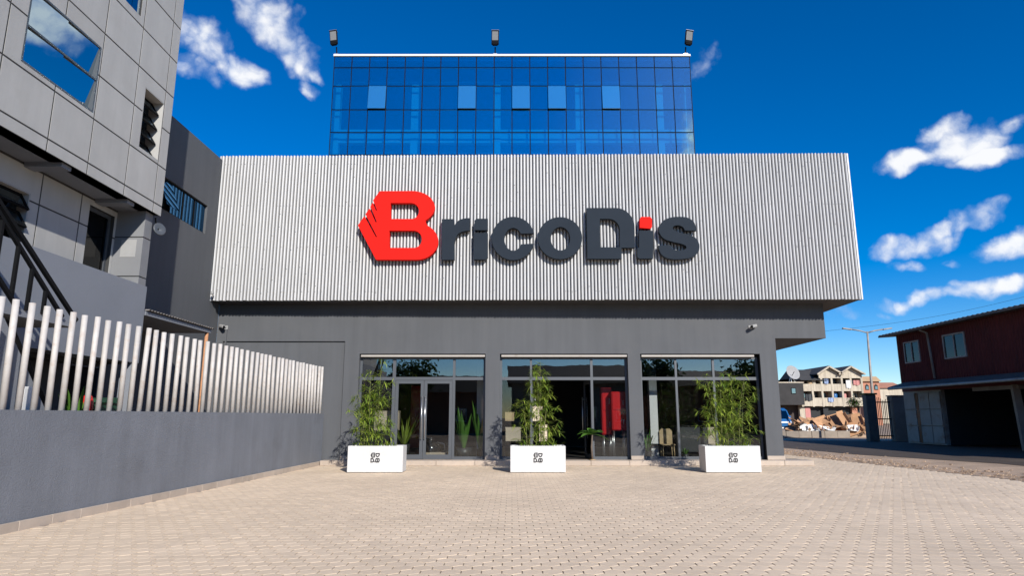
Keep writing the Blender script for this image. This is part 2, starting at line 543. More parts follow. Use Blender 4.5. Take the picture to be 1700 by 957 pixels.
def filled(polys, y0, y1):
    """extruded outline with holes in the XZ plane; polys: first outer, then holes. Returns an MB"""
    cu = bpy.data.curves.new('outline', 'CURVE')
    cu.dimensions = '2D'
    cu.fill_mode = 'BOTH'
    cu.extrude = abs(y1 - y0) / 2
    for poly in polys:
        sp = cu.splines.new('POLY')
        sp.points.add(len(poly) - 1)
        for p, (a, b) in zip(sp.points, poly):
            p.co = (a, b, 0, 1)
        sp.use_cyclic_u = True
    ob = bpy.data.objects.new('outline', cu)
    COL.objects.link(ob)
    dg = bpy.context.evaluated_depsgraph_get()
    me = bpy.data.meshes.new_from_object(ob.evaluated_get(dg))
    mb = MB()
    ym = (y0 + y1) / 2
    # curve x,y,z -> world x, ym - z, y
    mb.add([(v.co.x, ym - v.co.z, v.co.y) for v in me.vertices], [tuple(p.vertices) for p in me.polygons])
    bpy.data.objects.remove(ob)
    bpy.data.curves.remove(cu)
    bpy.data.meshes.remove(me)
    return mb


# ------------------------------------------------------------------ ground
g = MB()
g.add([(-900, -600, -0.06), (900, -600, -0.06), (900, 1500, -0.06), (-900, 1500, -0.06)], [(0, 1, 2, 3)])
tag(g.build('ground', M['dirt']), kind='structure')
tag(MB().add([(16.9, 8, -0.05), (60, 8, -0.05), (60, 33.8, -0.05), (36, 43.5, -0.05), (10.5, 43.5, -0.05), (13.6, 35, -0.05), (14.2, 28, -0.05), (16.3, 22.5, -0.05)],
             [tuple(range(8))]).build('road', M['shaded_ground']), kind='structure')  # strip cut to the shed's shadow line, shade put into its colour
fore = MB()
WA, WB = Vector((-6.92, 2.6, 0)), Vector((-5.98, 21.19, 0))       # foot of the boundary wall on the paving side


def wall_x(Y):
    return WA.x + (WB.x - WA.x) * (Y - WA.y) / (WB.y - WA.y)


def edge_x(Y):
    return 12.05 - max(0, Y - 17) * 0.105


fore.add([(wall_x(2.6), 2.6, -0.006), (12.1, 2.6, -0.006), (12.1, 17, -0.006), (edge_x(27.5), 27.5, -0.006), (8.4, 27.5, -0.006), (8.4, 21.5, -0.006), (-6.15, 21.5, -0.006)],
         [tuple(range(7))])
forecourt = tag(fore.build('paved_forecourt', M['sand']), kind='structure')


def hexagon(cx, cy, f, tilt=(0, 0), dz=0.0, ch=0.001):
    """pointed towards +-Y, f = flat to flat; top, chamfer and sides"""
    rad = f / math.sqrt(3)
    vs = []
    for rr, z in ((rad - ch * 1.15, 0.0), (rad, -ch * 0.8), (rad, -0.04)):
        for k in range(6):
            a = R(30 + 60 * k)
            x, y = rr * math.cos(a), rr * math.sin(a)
            vs.append((cx + x, cy + y, z + dz + tilt[0] * x + tilt[1] * y))
    fs = [tuple(range(6))]
    for b in (0, 6):
        fs += [(b + k, b + 6 + k, b + 6 + (k + 1) % 6, b + (k + 1) % 6) for k in range(6)]
    return vs, fs


HX, HY = 0.2, 0.2 * math.sqrt(3) / 2
cells = []
row = 0
y = 3.0
while y < 27.3:
    x0 = -7.0 + (HX / 2 if row % 2 else 0)
    k = 0
    while True:
        x = x0 + k * HX
        k += 1
        if x > edge_x(y) - 0.12:
            break
        if x < wall_x(y) - 0.03 or (y > 20.9 and x < 9.3) or (y > 21.5 and x < 8.62):
            continue
        if abs(x) > y * 0.86 + 2.2:
            continue
        cells.append((x, y))
    y += HY
    row += 1
vis = sorted([c for c in cells if c[1] > 6.62 and abs(c[0]) < (c[1] * math.cos(PITCH) - 0.28) * 0.7863 - 0.03], key=lambda c: c[1] ** 2 + 0.15 * c[0] ** 2)
near = set(vis[:300])
hexes = []
for i in range(8):
    mb = MB()
    vs, fs = hexagon(0, 0, HX - 0.012, (random.gauss(0, .005), random.gauss(0, .005)), 0)
    mb.add(vs, fs)
    me = bpy.data.meshes.new('paver')
    me.from_pydata(mb.v, [], mb.f)
    me.materials.append(M['paver'])
    hexes.append(me)
for c in vis[:300]:
    o = bpy.data.objects.new('paver', random.choice(hexes))
    o.location = (c[0], c[1], random.gauss(0, 0.0007))
    o.rotation_euler.z = R(60 * random.randrange(6)) + random.gauss(0, 0.006)
    o.parent = forecourt
    COL.objects.link(o)
fld = MB()
for c in cells:
    if c in near:
        continue
    fld.add(*hexagon(c[0], c[1], HX - 0.012, (random.gauss(0, .005), random.gauss(0, .005)), random.gauss(0, 0.0007)))
tag(fld.build('paver_field', M['paver'], forecourt), kind='stuff')
# rough verge and kerb stones beyond the paving
vb = MB()
for i in range(900):
    Y = random.uniform(12, 33)
    X = edge_x(min(Y, 27)) + 0.1 + abs(random.gauss(0, 1.1))
    r = random.uniform(0.015, 0.06)
    vs = [(X + r * math.cos(a) * random.uniform(.6, 1.2), Y + r * math.sin(a) * random.uniform(.6, 1.2), -0.045 + (r * 0.6 if j else 0)) for j in (0, 1) for a in (0, 1.57, 3.14, 4.71)]
    vb.add(vs, [(4, 5, 6, 7), (0, 1, 5, 4), (1, 2, 6, 5), (2, 3, 7, 6), (3, 0, 4, 7)])
tag(vb.build('gravel', M['dirt']), kind='stuff')

# ------------------------------------------------------------------ boundary wall with its row of poles (local frame: u along the wall, v out to the paving)
wd = (WB - WA)
ang = math.atan2(wd.y, wd.x)
L = wd.length
bw = thing('boundary_wall', 'long low blue grey rendered wall topped by a row of silver poles beside the paving', 'wall', WA, ang)


def bl(p):
    """world point -> wall frame"""
    q = Vector(p) - WA
    return (q.dot(wd.normalized()), q.dot(Vector((wd.y, -wd.x, 0)).normalized()), p[2])


TOP = 1.585
MB().box(-1, L, 0.03, 0.28, -0.05, TOP).build('wall', M['boundary'], bw, local=True)
# skirting tiles along the foot of the wall (v towards the paving is -y in the wall frame)
u = -0.6
while u < L - 0.02:
    w = min(random.choice((0.6, 0.6, 0.58)), L - 0.02 - u)
    box('skirting_tile', M['stone'], bw, u, u + w - 0.006, -0.02, 0.026, -0.03, 0.125, 0.004, local=True)
    u += w
pole_me = MB().tube([(0, 0, 0), (0, 0, 1.475)], 0.042, 12)
p0 = pole_me.build('pole', M['pole'], bw, local=True)
STEP = 0.2685
for k in range(-21, 47):
    uu = 6.15 + k * STEP
    o = p0 if k == -21 else p0.copy()
    if k != -21:
        COL.objects.link(o)
        o.parent = bw
    o.location = (uu, 0.13, TOP + 0.001)
    o.rotation_euler = (random.gauss(0, .006), random.gauss(0, .006), random.uniform(0, 6))
    o.scale.z = 1 + random.gauss(0, 0.004)

# ------------------------------------------------------------------ the store
FY = 21.2                                   # facade plane
SB = thing('store_building', 'wide grey shop building with silver ribbed upper storey and three glazed bays', 'building', (0, FY, 0))
ZS, ZC = 5.14, 4.01                         # soffit of the cladding, soffit of the right-hand cantilever
BAYS = [(-4.96, -0.86), (-0.39, 3.76), (4.17, 8.06)]
HEAD, SILL = 3.5, 0.15
f = MB()
f.wall(-9.66, 8.6, 0.0, ZC, FY, FY + 0.3, [(a, b, -1, HEAD) for a, b in BAYS] + [(-9.44, -5.45, -1, 3.91)])
f.box(-9.66, 10.26, FY, FY + 0.3, ZC, ZS)
f.box(10.0, 10.26, FY + 0.3, 36, ZC, ZS)
f.box(8.602, 10.0, FY + 0.3, 36, ZC + 0.003, ZC + 0.2)
f.box(8.3, 8.6, FY + 0.3, 36, 0, ZC)
f.build('wall', M['plaster'], SB)
box('recessed_panel', M['plaster'], SB, -9.44, -5.45, FY + 0.06, FY + 0.3, 0, 3.91)
box('conduit_pipe', M['plaster'], SB, -9.36, -9.32, FY - 0.04, FY, 1.5, 4.3)
# stone feet of the pillars and the step in front
for a, b in ((-5.43, -4.97), (-0.85, -0.40), (3.77, 4.16), (8.07, 8.62)):
    box('skirting_tile', M['stone'], SB, a - 0.004, b + 0.004, FY - 0.014, FY + 0.2, 0.152, 0.275, 0.004)
x = -5.95
while x < 9.3:
    w = min(1.2, 9.36 - x)
    box('step_slab', M['stone'], SB, x, x + w - 0.008, 20.83, FY + 0.24, 0.0, 0.15, 0.008)
    x += w
box('threshold_base', M['concrete'], SB, -5.9, 9.3, 20.86, 22.0, -0.02, 0.14)

# cladding: a box whose front is turned slightly, all children in its own frame
CY0, CY1 = 20.55, 20.31
CX0, CX1 = -9.71, 11.07
cang = math.atan2(CY1 - CY0, CX1 - CX0)
cl = bpy.data.objects.new('cladding', None)
cl.location = (CX0, CY0 - FY, 0)
cl.rotation_euler.z = cang
cl.parent = SB
COL.objects.link(cl)
CLW = math.hypot(CX1 - CX0, CY1 - CY0)
CZ0, CZ1 = 5.17, 10.06
back = box('backing_sheet', M['metal_back'], cl, 0.02, CLW - 0.02, 0.05, 9, CZ0 + 0.01, CZ1 - 0.03, local=True)
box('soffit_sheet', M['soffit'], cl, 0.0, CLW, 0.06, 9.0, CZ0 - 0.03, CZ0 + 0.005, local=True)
box('corner_trim', M['metal_slat'], cl, CLW + 0.004, CLW + 0.05, -0.02, 0.2, CZ0 - 0.03, CZ1, local=True)
box('side_sheet', M['metal_slat'], cl, CLW - 0.015, CLW + 0.002, 0.2, 9.0, CZ0, CZ1 - 0.01, local=True)
box('corner_trim', M['metal_slat'], cl, -0.05, -0.004, -0.02, 0.2, CZ0 - 0.03, CZ1, local=True)
NS = 192
pitch = CLW / NS
sl = MB()
rr = pitch * 0.35
prof = [(rr * math.cos(R(a)), -rr * 1.25 * math.sin(R(a)) + 0.0) for a in (0, 25, 60, 90, 120, 155, 180)]
prof = [(rr, 0.045)] + prof + [(-rr, 0.045)]
n = len(prof)
sl.add([(a, b, CZ0 - 0.03) for a, b in prof] + [(a, b, CZ1) for a, b in prof], [(i, (i + 1) % n, n + (i + 1) % n, n + i) for i in range(n)] + [tuple(range(n))[::-1], tuple(range(n, 2 * n))])
slat = sl.build('slat', M['metal_slat'], cl, local=True, recalc=True)
for i in range(NS):
    o = slat if i == 0 else slat.copy()
    if i:
        COL.objects.link(o)
        o.parent = cl
    o.location = ((i + 0.5) * pitch, random.gauss(0, 0.003), random.gauss(0, 0.004))
sc = MB()
for z in (5.42, 6.9, 8.3, 9.75):
    for i in range(NS):
        if random.random() < 0.3:
            sc.mbox(Matrix.Translation(((i + 0.5) * pitch, -rr * 1.25 - 0.003, z)), 0.014, 0.01, 0.014)
for k in range(170):
    x = (random.randrange(NS) + 0.5) * pitch
    sc.mbox(Matrix.Translation((x, -rr * 1.25 - 0.003, random.uniform(5.3, 9.9))), 0.018, 0.01, 0.018)
tag(sc.build('screw_heads', M['frame'], cl, local=True), kind='stuff')

# storefront glazing
GY = FY + 0.2


def lx(px, py=680):
    return on_y(px, py, GY).x


ZT0, ZT1 = 2.66, 2.76


def frame_bar(mb, x0, x1, z0, z1, d=0.09):
    mb.box(x0, x1, GY, GY + d, z0, z1)


def bay(name, x0, x1, mullions, lower, label):
    """mullions: list of (centre, width) in world x; lower: which fields carry a fixed lower pane"""
    fr = MB()
    frame_bar(fr, x0, x0 + 0.07, SILL, HEAD - 0.1)
    frame_bar(fr, x1 - 0.07, x1, SILL, HEAD - 0.1)
    xs = [x0 + 0.07]
    for c, w in mullions:
        xs += [c - w / 2, c + w / 2]
    xs.append(x1 - 0.07)
    for i in range(0, len(xs), 2):
        a, b = xs[i], xs[i + 1]
        frame_bar(fr, a, b, ZT0, ZT1)
        frame_bar(fr, a, b, HEAD - 0.16, HEAD - 0.1)
        if i // 2 in lower:
            frame_bar(fr, a, b, SILL, SILL + 0.09)
    for c, w in mullions:
        frame_bar(fr, c - w / 2, c + w / 2, SILL if True else 0, HEAD - 0.1)
    w_ = fr.build(name, M['frame'], SB)
    if label:
        w_['label'] = label
    for i in range(0, len(xs), 2):
        a, b = xs[i], xs[i + 1]
        MB().box(a, b, GY + 0.04, GY + 0.052, ZT1, HEAD - 0.16).build('pane', M['glass_top'], w_)
        if i // 2 in lower:
            MB().box(a, b, GY + 0.04, GY + 0.052, SILL + 0.09, ZT0).build('pane', M['glass_shop'], w_)
    box('shutter_box', M['trim'], SB, x0 + 0.04, x1 - 0.02 if x1 < 8 else x1 - 0.16, FY + 0.012, FY + 0.3, HEAD - 0.1, HEAD - 0.035, 0.01)
    return w_


def door(name, hinge_x, z0, w, ang, hand, label=None):
    """leaf hinged at hinge_x, reaching w towards hand (+1/-1), swung inwards by ang degrees"""
    e = MB()
    s = hand
    a, b = sorted((0, s * w))
    st = 0.1
    e.box(a, a + st, 0, 0.06, 0, ZT0 - SILL - 0.02)
    e.box(b - st, b, 0, 0.06, 0, ZT0 - SILL - 0.02)
    e.box(a + st, b - st, 0, 0.06, 0, 0.14)
    e.box(a + st, b - st, 0, 0.06, ZT0 - SILL - 0.12, ZT0 - SILL - 0.02)
    d = e.build(name, M['frame'], SB, local=True)
    d.location = (hinge_x, GY + 0.015 - FY, z0)
    d.rotation_euler.z = R(ang) * s
    if label:
        d['label'] = label
    MB().box(a + st, b - st, 0.02, 0.032, 0.14, ZT0 - SILL - 0.12).build('pane', M['glass_shop'], d, local=True)
    hx = s * (w - 0.05)
    h = MB().tube([(hx, -0.06, 0.62), (hx, -0.06, 1.98)], 0.016, 10)
    for z in (0.7, 1.9):
        h.tube([(hx, -0.06, z), (hx, 0.0, z)], 0.008, 8)
    h.build('handle', M['steel'], d, local=True)
    return d


m1, m2 = lx(652.5), lx(753)
bay('storefront_window', BAYS[0][0], BAYS[0][1], [(m1, 0.1), (m2, 0.08)], (0, 2), 'glazed bay with closed double doors')
mid = (m1 + 0.05 + m2 - 0.04) / 2
door('door', m1 + 0.055, SILL + 0.01, mid - m1 - 0.06, 0, 1)
door('door', m2 - 0.045, SILL + 0.01, m2 - 0.05 - mid, 0, -1)
m3, m4 = lx(882), lx(983.5)
bay('storefront_window', BAYS[1][0], BAYS[1][1], [(m3, 0.07), (m4, 0.08)], (0, 2), 'glazed bay with open doorway')
hw = (m4 - m3) / 2 - 0.05
door('door', m4 - 0.045, SILL + 0.01, hw, 82, -1, 'door leaf swung open')
door('door', m3 + 0.04, SILL + 0.01, hw, 86, 1, 'door leaf swung open')
m5, m6 = lx(1125), lx(1188)
w3 = bay('storefront_window', BAYS[2][0], BAYS[2][1] - 0.02, [(m5, 0.07), (m6, 0.07)], (0, 1, 2), 'glazed bay of six fixed panes')
box('reveal_shade', M['black'], SB, 8.041, 8.059, FY + 0.01, FY + 0.2, SILL, HEAD - 0.02)  # black sheet standing in for the shade on the right-hand reveal

# shop interior (dark room behind the glass)
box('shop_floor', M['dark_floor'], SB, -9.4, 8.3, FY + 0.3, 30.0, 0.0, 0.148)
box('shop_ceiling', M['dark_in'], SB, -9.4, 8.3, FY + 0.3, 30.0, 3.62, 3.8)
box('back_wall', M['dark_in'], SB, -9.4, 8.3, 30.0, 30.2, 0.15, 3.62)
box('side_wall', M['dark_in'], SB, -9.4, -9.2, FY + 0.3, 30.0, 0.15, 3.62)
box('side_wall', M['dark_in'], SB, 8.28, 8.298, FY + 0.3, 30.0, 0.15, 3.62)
box('roof', M['concrete'], SB, -9.5, 10.2, FY + 0.35, 36, 9.2, 9.4)
for cx in (-1.05, 4.75):
    box('inner_column', M['white_wall'], SB, cx - 0.13, cx + 0.13, FY + 1.0, FY + 1.3, 0.15, 3.62)

# ------------------------------------------------------------------ sign: B r i c o D i s
SY0 = 19.98                                # front of the letters


def arc(cx, cy, rx, ry, a0, a1, n=14):
    """screen-style ellipse arc, degrees counter-clockwise with y down handled by the caller"""
    return [(cx + rx * math.cos(R(a0 + (a1 - a0) * i / n)), cy - ry * math.sin(R(a0 + (a1 - a0) * i / n))) for i in range(n + 1)]


def catmull(pts, n=5):
    out = []
    for i in range(len(pts) - 1):
        p0, p1, p2, p3 = pts[max(i - 1, 0)], pts[i], pts[i + 1], pts[min(i + 2, len(pts) - 1)]
        for k in range(n):
            t = k / n
            out.append(tuple(0.5 * (2 * p1[j] + (p2[j] - p0[j]) * t + (2 * p0[j] - 5 * p1[j] + 4 * p2[j] - p3[j]) * t * t + (3 * p1[j] - p0[j] - 3 * p2[j] + p3[j]) * t ** 3) for j in (0, 1)))
    out.append(pts[-1])
    return out


SIGN = thing('shop_sign', 'large raised red and slate letters on the silver ribbed front', 'sign', (0, SY0, 5.5))
ZA = lambda q: (580 + q[0] / 5.667, 300 + q[1] / 5.667)
ZB = lambda q: (860 + q[0] / 5.3125, 300 + q[1] / 5.3125)


def letter(name, polys, zf, m, label):
    mx = sum(zf(q)[0] for q in polys[0]) / len(polys[0])
    x_ = on_y(mx, 400, 20.1).x
    y_ = CY0 + (CY1 - CY0) * (x_ - CX0) / (CX1 - CX0) - 0.03 - 0.25

    def sg(q):
        p = on_y(*zf(q), y_)
        return (p.x, p.z)
    P = [[sg(q) for q in poly] for poly in polys]
    o = filled(P, y_, y_ + 0.07).build(name, m, SIGN)
    o['label'] = label
    # darker return behind the face, standing off the ribs
    filled(P, y_ + 0.072, y_ + 0.17).build('letter_return', M['sign_side'] if m is not M['red'] else M['red'], o)
    return o


Bout = [(285, 99), (590, 97)] + arc(590, 250, 213, 153, 88, -54)[0:] + [(722, 404)] + arc(630, 572, 206, 173, 58, -90) + \
       [(250, 745), (80, 422), (140, 334), (249, 532), (260, 530), (154, 322), (150, 318), (188, 262), (246, 392), (258, 390), (202, 252), (196, 248), (218, 206), (250, 282), (260, 278), (228, 200), (222, 186)]
Bc1 = [(388, 210), (585, 210)] + arc(585, 286, 70, 75, 85, -88, 10) + [(388, 361)]
Bc2 = [(376, 470), (610, 470)] + arc(610, 552, 72, 81, 85, -88, 10) + [(376, 633)]
letter('letter', [Bout, Bc1, Bc2], ZA, M['red'], 'red B with three slits in its pointed left side')
letter('letter', [[(870, 362), (985, 362), (987, 425)] + catmull([(987, 425), (1012, 388), (1050, 364), (1095, 354), (1132, 353)])[1:] +
                  catmull([(1132, 470), (1085, 474), (1030, 496), (1000, 540), (988, 590)]) + [(988, 745), (870, 745)]], ZA, M['slate'], 'slate r')
letter('letter', [[(1178, 375), (1195, 358), (1303, 358), (1303, 466), (1178, 466)]], ZA, M['slate'], 'slate dot of the first i')
letter('letter', [[(1172, 492), (1303, 492), (1303, 722), (1285, 742), (1172, 742)]], ZA, M['slate'], 'slate stem of the first i')
ID = lambda q: q
cx, cy = 852, 396
letter('letter', [arc(cx, cy, 35.6, 36, 13.7, 346.3, 40) + arc(cx, 397.5, 14.6, 19, 334, 30, 24)], ID, M['slate'], 'slate c')
letter('letter', [arc(929.7, 395.5, 36.8, 35, 0, 351, 39), arc(930.5, 396.5, 16, 19.6, 0, 351, 30)], ID, M['slate'], 'slate o')
letter('letter', [[(606, 241), (860, 241)] + arc(860, 415, 168, 174, 88, 0, 14) + [(1029, 592), (913, 592), (913, 690), (612, 690)],
                  [(722, 337), (800, 337)] + arc(800, 440, 98, 103, 85, 0, 10) + [(898, 588), (725, 588)]], ZB, M['slate'], 'slate D with an open lower right corner')
letter('letter', [[(1074, 345), (1085, 320), (1168, 320), (1182, 340), (1182, 410), (1170, 424), (1074, 416)]], ZB, M['red'], 'red dot of the second i')
letter('letter', [[(1068, 442), (1192, 442), (1192, 688), (1068, 688), (1052, 672), (1052, 596), (1068, 590)]], ZB, M['slate'], 'slate stem of the second i')
Sout = catmull([(1472, 440), (1455, 410), (1415, 394), (1378, 400), (1366, 420), (1385, 441), (1440, 460), (1510, 478), (1570, 510), (1600, 570), (1590, 630), (1540, 674),
                (1450, 692), (1340, 690), (1275, 660), (1245, 612), (1238, 572)]) + catmull([(1346, 570), (1362, 600), (1400, 614), (1450, 613), (1482, 600), (1480, 576), (1440, 557),
                (1370, 541), (1292, 515), (1250, 465), (1245, 410), (1280, 355), (1345, 326), (1420, 319), (1500, 328), (1555, 372), (1575, 440)])
letter('letter', [Sout], ZB, M['slate'], 'slate s')

# ------------------------------------------------------------------ glass office block behind
TY = 32.0
TB = thing('glass_office_block', 'blue mirror glazed office block rising behind the silver shop front', 'building', (0, TY, 0))
TX = 9.56
zl = [on_y(850, yy, TY).z for yy in (94, 112, 142.5, 182, 219.5, 257, 294, 330, 365)]
zl[0] = 20.55
NC = 20
cw = 2 * TX / NC
mul = MB()
for i in range(NC + 1):
    x = -TX + i * cw
    mul.box(x - 0.025, x + 0.025, TY + 0.03, TY + 0.12, 9.4, zl[0])
for z in zl:
    for i in range(NC):
        mul.box(-TX + i * cw + 0.025, -TX + (i + 1) * cw - 0.025, TY + 0.035, TY + 0.115, z - 0.035, z + 0.035)
mul.build('mullion_grid', M['black'], TB)
vents = {2, 7, 10, 12, 15}
pm = {}
for r_ in range(len(zl) - 1):
    z1, z0 = zl[r_], zl[r_ + 1]
    if z0 < 10.5:
        break
    me = None
    for c_ in range(NC):
        if r_ == 2 and c_ in vents:
            continue
        if me is None:
            o = MB().box(0.024, cw - 0.024, 0, 0.02, 0.024, z1 - z0 - 0.03).build('pane', M['glass_blue'], TB, local=True)
            me = o.data
        else:
            o = bpy.data.objects.new('pane', me)
            COL.objects.link(o)
            o.parent = TB
        o.location = (-TX + c_ * cw, random.gauss(0, 0.001), z0)
        o.rotation_euler = (random.gauss(0, 0.004), 0, random.gauss(0, 0.004))
z1, z0 = zl[2], zl[3]
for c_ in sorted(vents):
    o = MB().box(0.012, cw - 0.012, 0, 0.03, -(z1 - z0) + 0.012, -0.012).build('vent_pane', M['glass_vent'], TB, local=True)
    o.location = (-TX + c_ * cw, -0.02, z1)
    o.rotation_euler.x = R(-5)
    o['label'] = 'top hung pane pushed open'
box('coping', M['white_wall'], TB, -TX - 0.05, TX + 0.05, TY - 0.06, TY + 0.4, zl[0] + 0.005, zl[0] + 0.12, 0.01)
shell = MB()
shell.box(-TX, -TX + 0.06, TY + 0.125, 44, 9.4, zl[0])
shell.box(TX - 0.06, TX, TY + 0.125, 44, 9.4, zl[0])
shell.box(-TX + 0.06, TX - 0.06, 44, 44.2, 9.4, zl[0])
shell.box(-TX + 0.06, TX - 0.06, TY + 0.42, 44, zl[0] - 0.2, zl[0])
shell.build('wall', M['frame'], TB)
box('back_wall', mat('deep blue office wall', (0.1, 0.13, 0.2), 0.8), TB, -TX + 0.07, TX - 0.07, TY + 4.5, TY + 4.6, 9.5, zl[0] - 0.25)
zsl = (on_y(850, 239, TY + .6).z, on_y(850, 217, TY + .6).z)
box('spandrel_beam', M['blue_wall'], TB, -TX + 0.1, TX - 0.1, TY + 0.45, TY + 0.75, zsl[0], zsl[1])
box('spandrel_beam', mat('dark office ceiling', (0.05, 0.08, 0.14), 0.8), TB, -TX + 0.1, TX - 0.1, TY + 0.5, TY + 4.4, on_y(850, 139, TY + .6).z, on_y(850, 137, TY + .6).z)
for px in (559, 689, 825, 961, 1095, 1143):
    x = on_y(px, 200, TY + 0.6).x
    box('inner_column', M['blue_wall'], TB, x - 0.19, x + 0.19, TY + 0.42, TY + 0.8, 9.5, on_y(850, 143, TY + .6).z)

# flood lamps on the roof edge


def flood_lamp(px_base, py_top, lean, label):
    b = on_y(px_base, 93, TY + 0.1)
    t = thing('flood_lamp', label, 'lamp', (b.x, TY + 0.1, zl[0] + 0.165), 0, 'flood lamps along the roof edge')
    MB().tube([(0, 0, 0), (lean * 0.2, 0, 0.45)], 0.035, 8).build('stem', M['black'], t, local=True)
    MB().box(-0.1, 0.1, -0.1, 0.1, 0, 0.03).build('base_plate', M['steel'], t, local=True)
    h = Matrix.Translation((lean, -0.12, 0.92)) @ Matrix.Scale(0.9, 4) @ Matrix.Rotation(lean * 0.9, 4, 'Y') @ Matrix.Rotation(R(-14), 4, 'X')
    MB().mbox(h, 0.44, 0.2, 1.0).build('housing', M['black'], t, local=True, bevel=0.035)
    MB().mbox(h @ Matrix.Translation((0, -0.105, 0.08)), 0.36, 0.02, 0.72).build('lens', M['lens'], t, local=True)
    MB().mbox(h @ Matrix.Translation((0, -0.02, 0.52)), 0.46, 0.26, 0.035).build('visor', M['steel'], t, local=True)
    MB().mbox(h @ Matrix.Translation((0, 0.0, -0.5)), 0.3, 0.14, 0.12).build('bracket', M['black'], t, local=True)
    return t


flood_lamp(559, 50, -0.18, 'flood lamp at the left corner of the glass block roof')
flood_lamp(822, 54, 0.0, 'flood lamp at the middle of the glass block roof edge')
flood_lamp(1138, 52, 0.2, 'flood lamp at the right corner of the glass block roof')

# ------------------------------------------------------------------ panelled building on the left (its long front looks to +X)
LX = -7.9
LB = thing('panelled_building', 'tall pale grey panelled building overhanging a balcony at the left', 'building', (LX, 8, 0))
WIN = [(9.56, 11.40, 7.12, 8.47), (12.93, 13.71, 7.10, 8.48), (11.93, 12.48, 9.86, 11.2), (5.2, 7.2, 7.12, 8.47)]
ZTOP = 16.0
core = MB().wall(1.0, 14.05, 5.93, ZTOP, 0.0, 0.3, WIN)
core.v = [(LX - 0.005 - y, x, z) for x, y, z in core.v]
core.build('wall', M['panel_joint'], LB)
box('end_wall', M['panel'], LB, -16, LX - 0.32, 14.0, 14.05, 5.93, ZTOP)
box('soffit', M['plaster_mid'], LB, -9.2, LX - 0.05, 1.0, 13.99, 5.93, 5.96)
ycols = [1.0, 2.3, 3.4, 4.55, 5.7, 6.87, 8.03, 9.2, 10.38, 11.45, 12.62, 13.72, 14.05]
zrows = [5.92, 6.14, 7.02, 7.91, 8.8, 9.68, 10.56, 11.44, 12.3, 13.2, 14.1, 15.0, ZTOP]


def panel_pieces(y0, y1, z0, z1, holes):
    pcs = [(y0, y1, z0, z1)]
    for h in holes:
        nx = []
        for (a, b, c, d) in pcs:
            if h[1] <= a or h[0] >= b or h[3] <= c or h[2] >= d:
                nx.append((a, b, c, d))
                continue
            if h[0] > a:
                nx.append((a, h[0], c, d))
            if h[1] < b:
                nx.append((h[1], b, c, d))
            a2, b2 = max(a, h[0]), min(b, h[1])
            if h[2] > c:
                nx.append((a2, b2, c, h[2]))
            if h[3] < d:
                nx.append((a2, b2, h[3], d))
        pcs = nx
    return pcs


def panels(X, ys, zs, holes, parent, m, skip=lambda y, z: False):
    for i in range(len(ys) - 1):
        for k in range(len(zs) - 1):
            if skip(ys[i], zs[k]):
                continue
            gp = 0.016
            pcs = panel_pieces(ys[i] + gp, ys[i + 1] - (gp if i < len(ys) - 2 else 0), zs[k] + (gp if k else 0), zs[k + 1] - gp, holes)
            pcs = [q for q in pcs if q[1] - q[0] > 0.03 and q[3] - q[2] > 0.03]
            if not pcs:
                continue
            mb = MB()
            dx = random.uniform(0, 0.002)
            for (a, b, c, d) in pcs:
                mb.box(X - 0.0045, X + dx, a, b, c, d)
            mb.build('panel', m, parent)


panels(LX, ycols, zrows, WIN, LB, M['panel'])


def left_window(y0, y1, z0, z1, bars, X=LX, tilt=None, depth=0.1):
    fr = MB()
    t = 0.035
    xa, xb = (X - 0.17, X + 0.004) if tilt else (X - depth - 0.05, X - depth)
    fr.box(xa, xb, y0, y0 + t, z0, z1)
    fr.box(xa, xb, y1 - t, y1, z0, z1)
    fr.box(xa, xb, y0 + t, y1 - t, z0, z0 + t)
    fr.box(xa, xb, y0 + t, y1 - t, z1 - t, z1)
    for b in bars:
        fr.box(xa, xb, y0 + t, y1 - t, b - t / 2, b + t / 2)
    w = fr.build('window', M['frame'], LB)
    zs = [z0 + t] + [q for b in bars for q in (b - t / 2, b + t / 2)] + [z1 - t]
    for i in range(0, len(zs), 2):
        ym = (y0 + y1) / 2
        for (a, b) in ((y0 + t, ym), (ym + 0.012, y1 - t)):
            ctr = Vector((X - 0.075 if tilt else X - depth - 0.025, (a + b) / 2, (zs[i] + zs[i + 1]) / 2))
            mt = Matrix.Translation(ctr)
            if tilt:
                # pane tilt made up so the glass mirrors the added cloud outside the view
                view = (Vector((X, (y0 + y1) / 2, (z0 + z1) / 2)) - Vector((0, 0, EYE))).normalized()
                nrm = (pixel_ray(*tilt).normalized() - view).normalized()
                yaw = math.atan2(nrm.y, nrm.x)
                mt = mt @ Matrix.Rotation(yaw, 4, 'Z') @ Matrix.Rotation(-math.asin(nrm.z), 4, 'Y')
            MB().mbox(mt, 0.01, b - a, zs[i + 1] - zs[i]).build('pane', M['glass_win'], w)
    return w


left_window(9.56, 11.40, 7.12, 8.47, [7.78], depth=0.03, tilt=(1885, 290))
left_window(11.93, 12.48, 9.86, 11.2, [], depth=0.03)
left_window(5.2, 7.2, 7.12, 8.47, [7.78], depth=0.03)
box('room_behind', M['dark_in'], LB, -10.5, -10.4, 1.0, 13.9, 6.0, ZTOP)


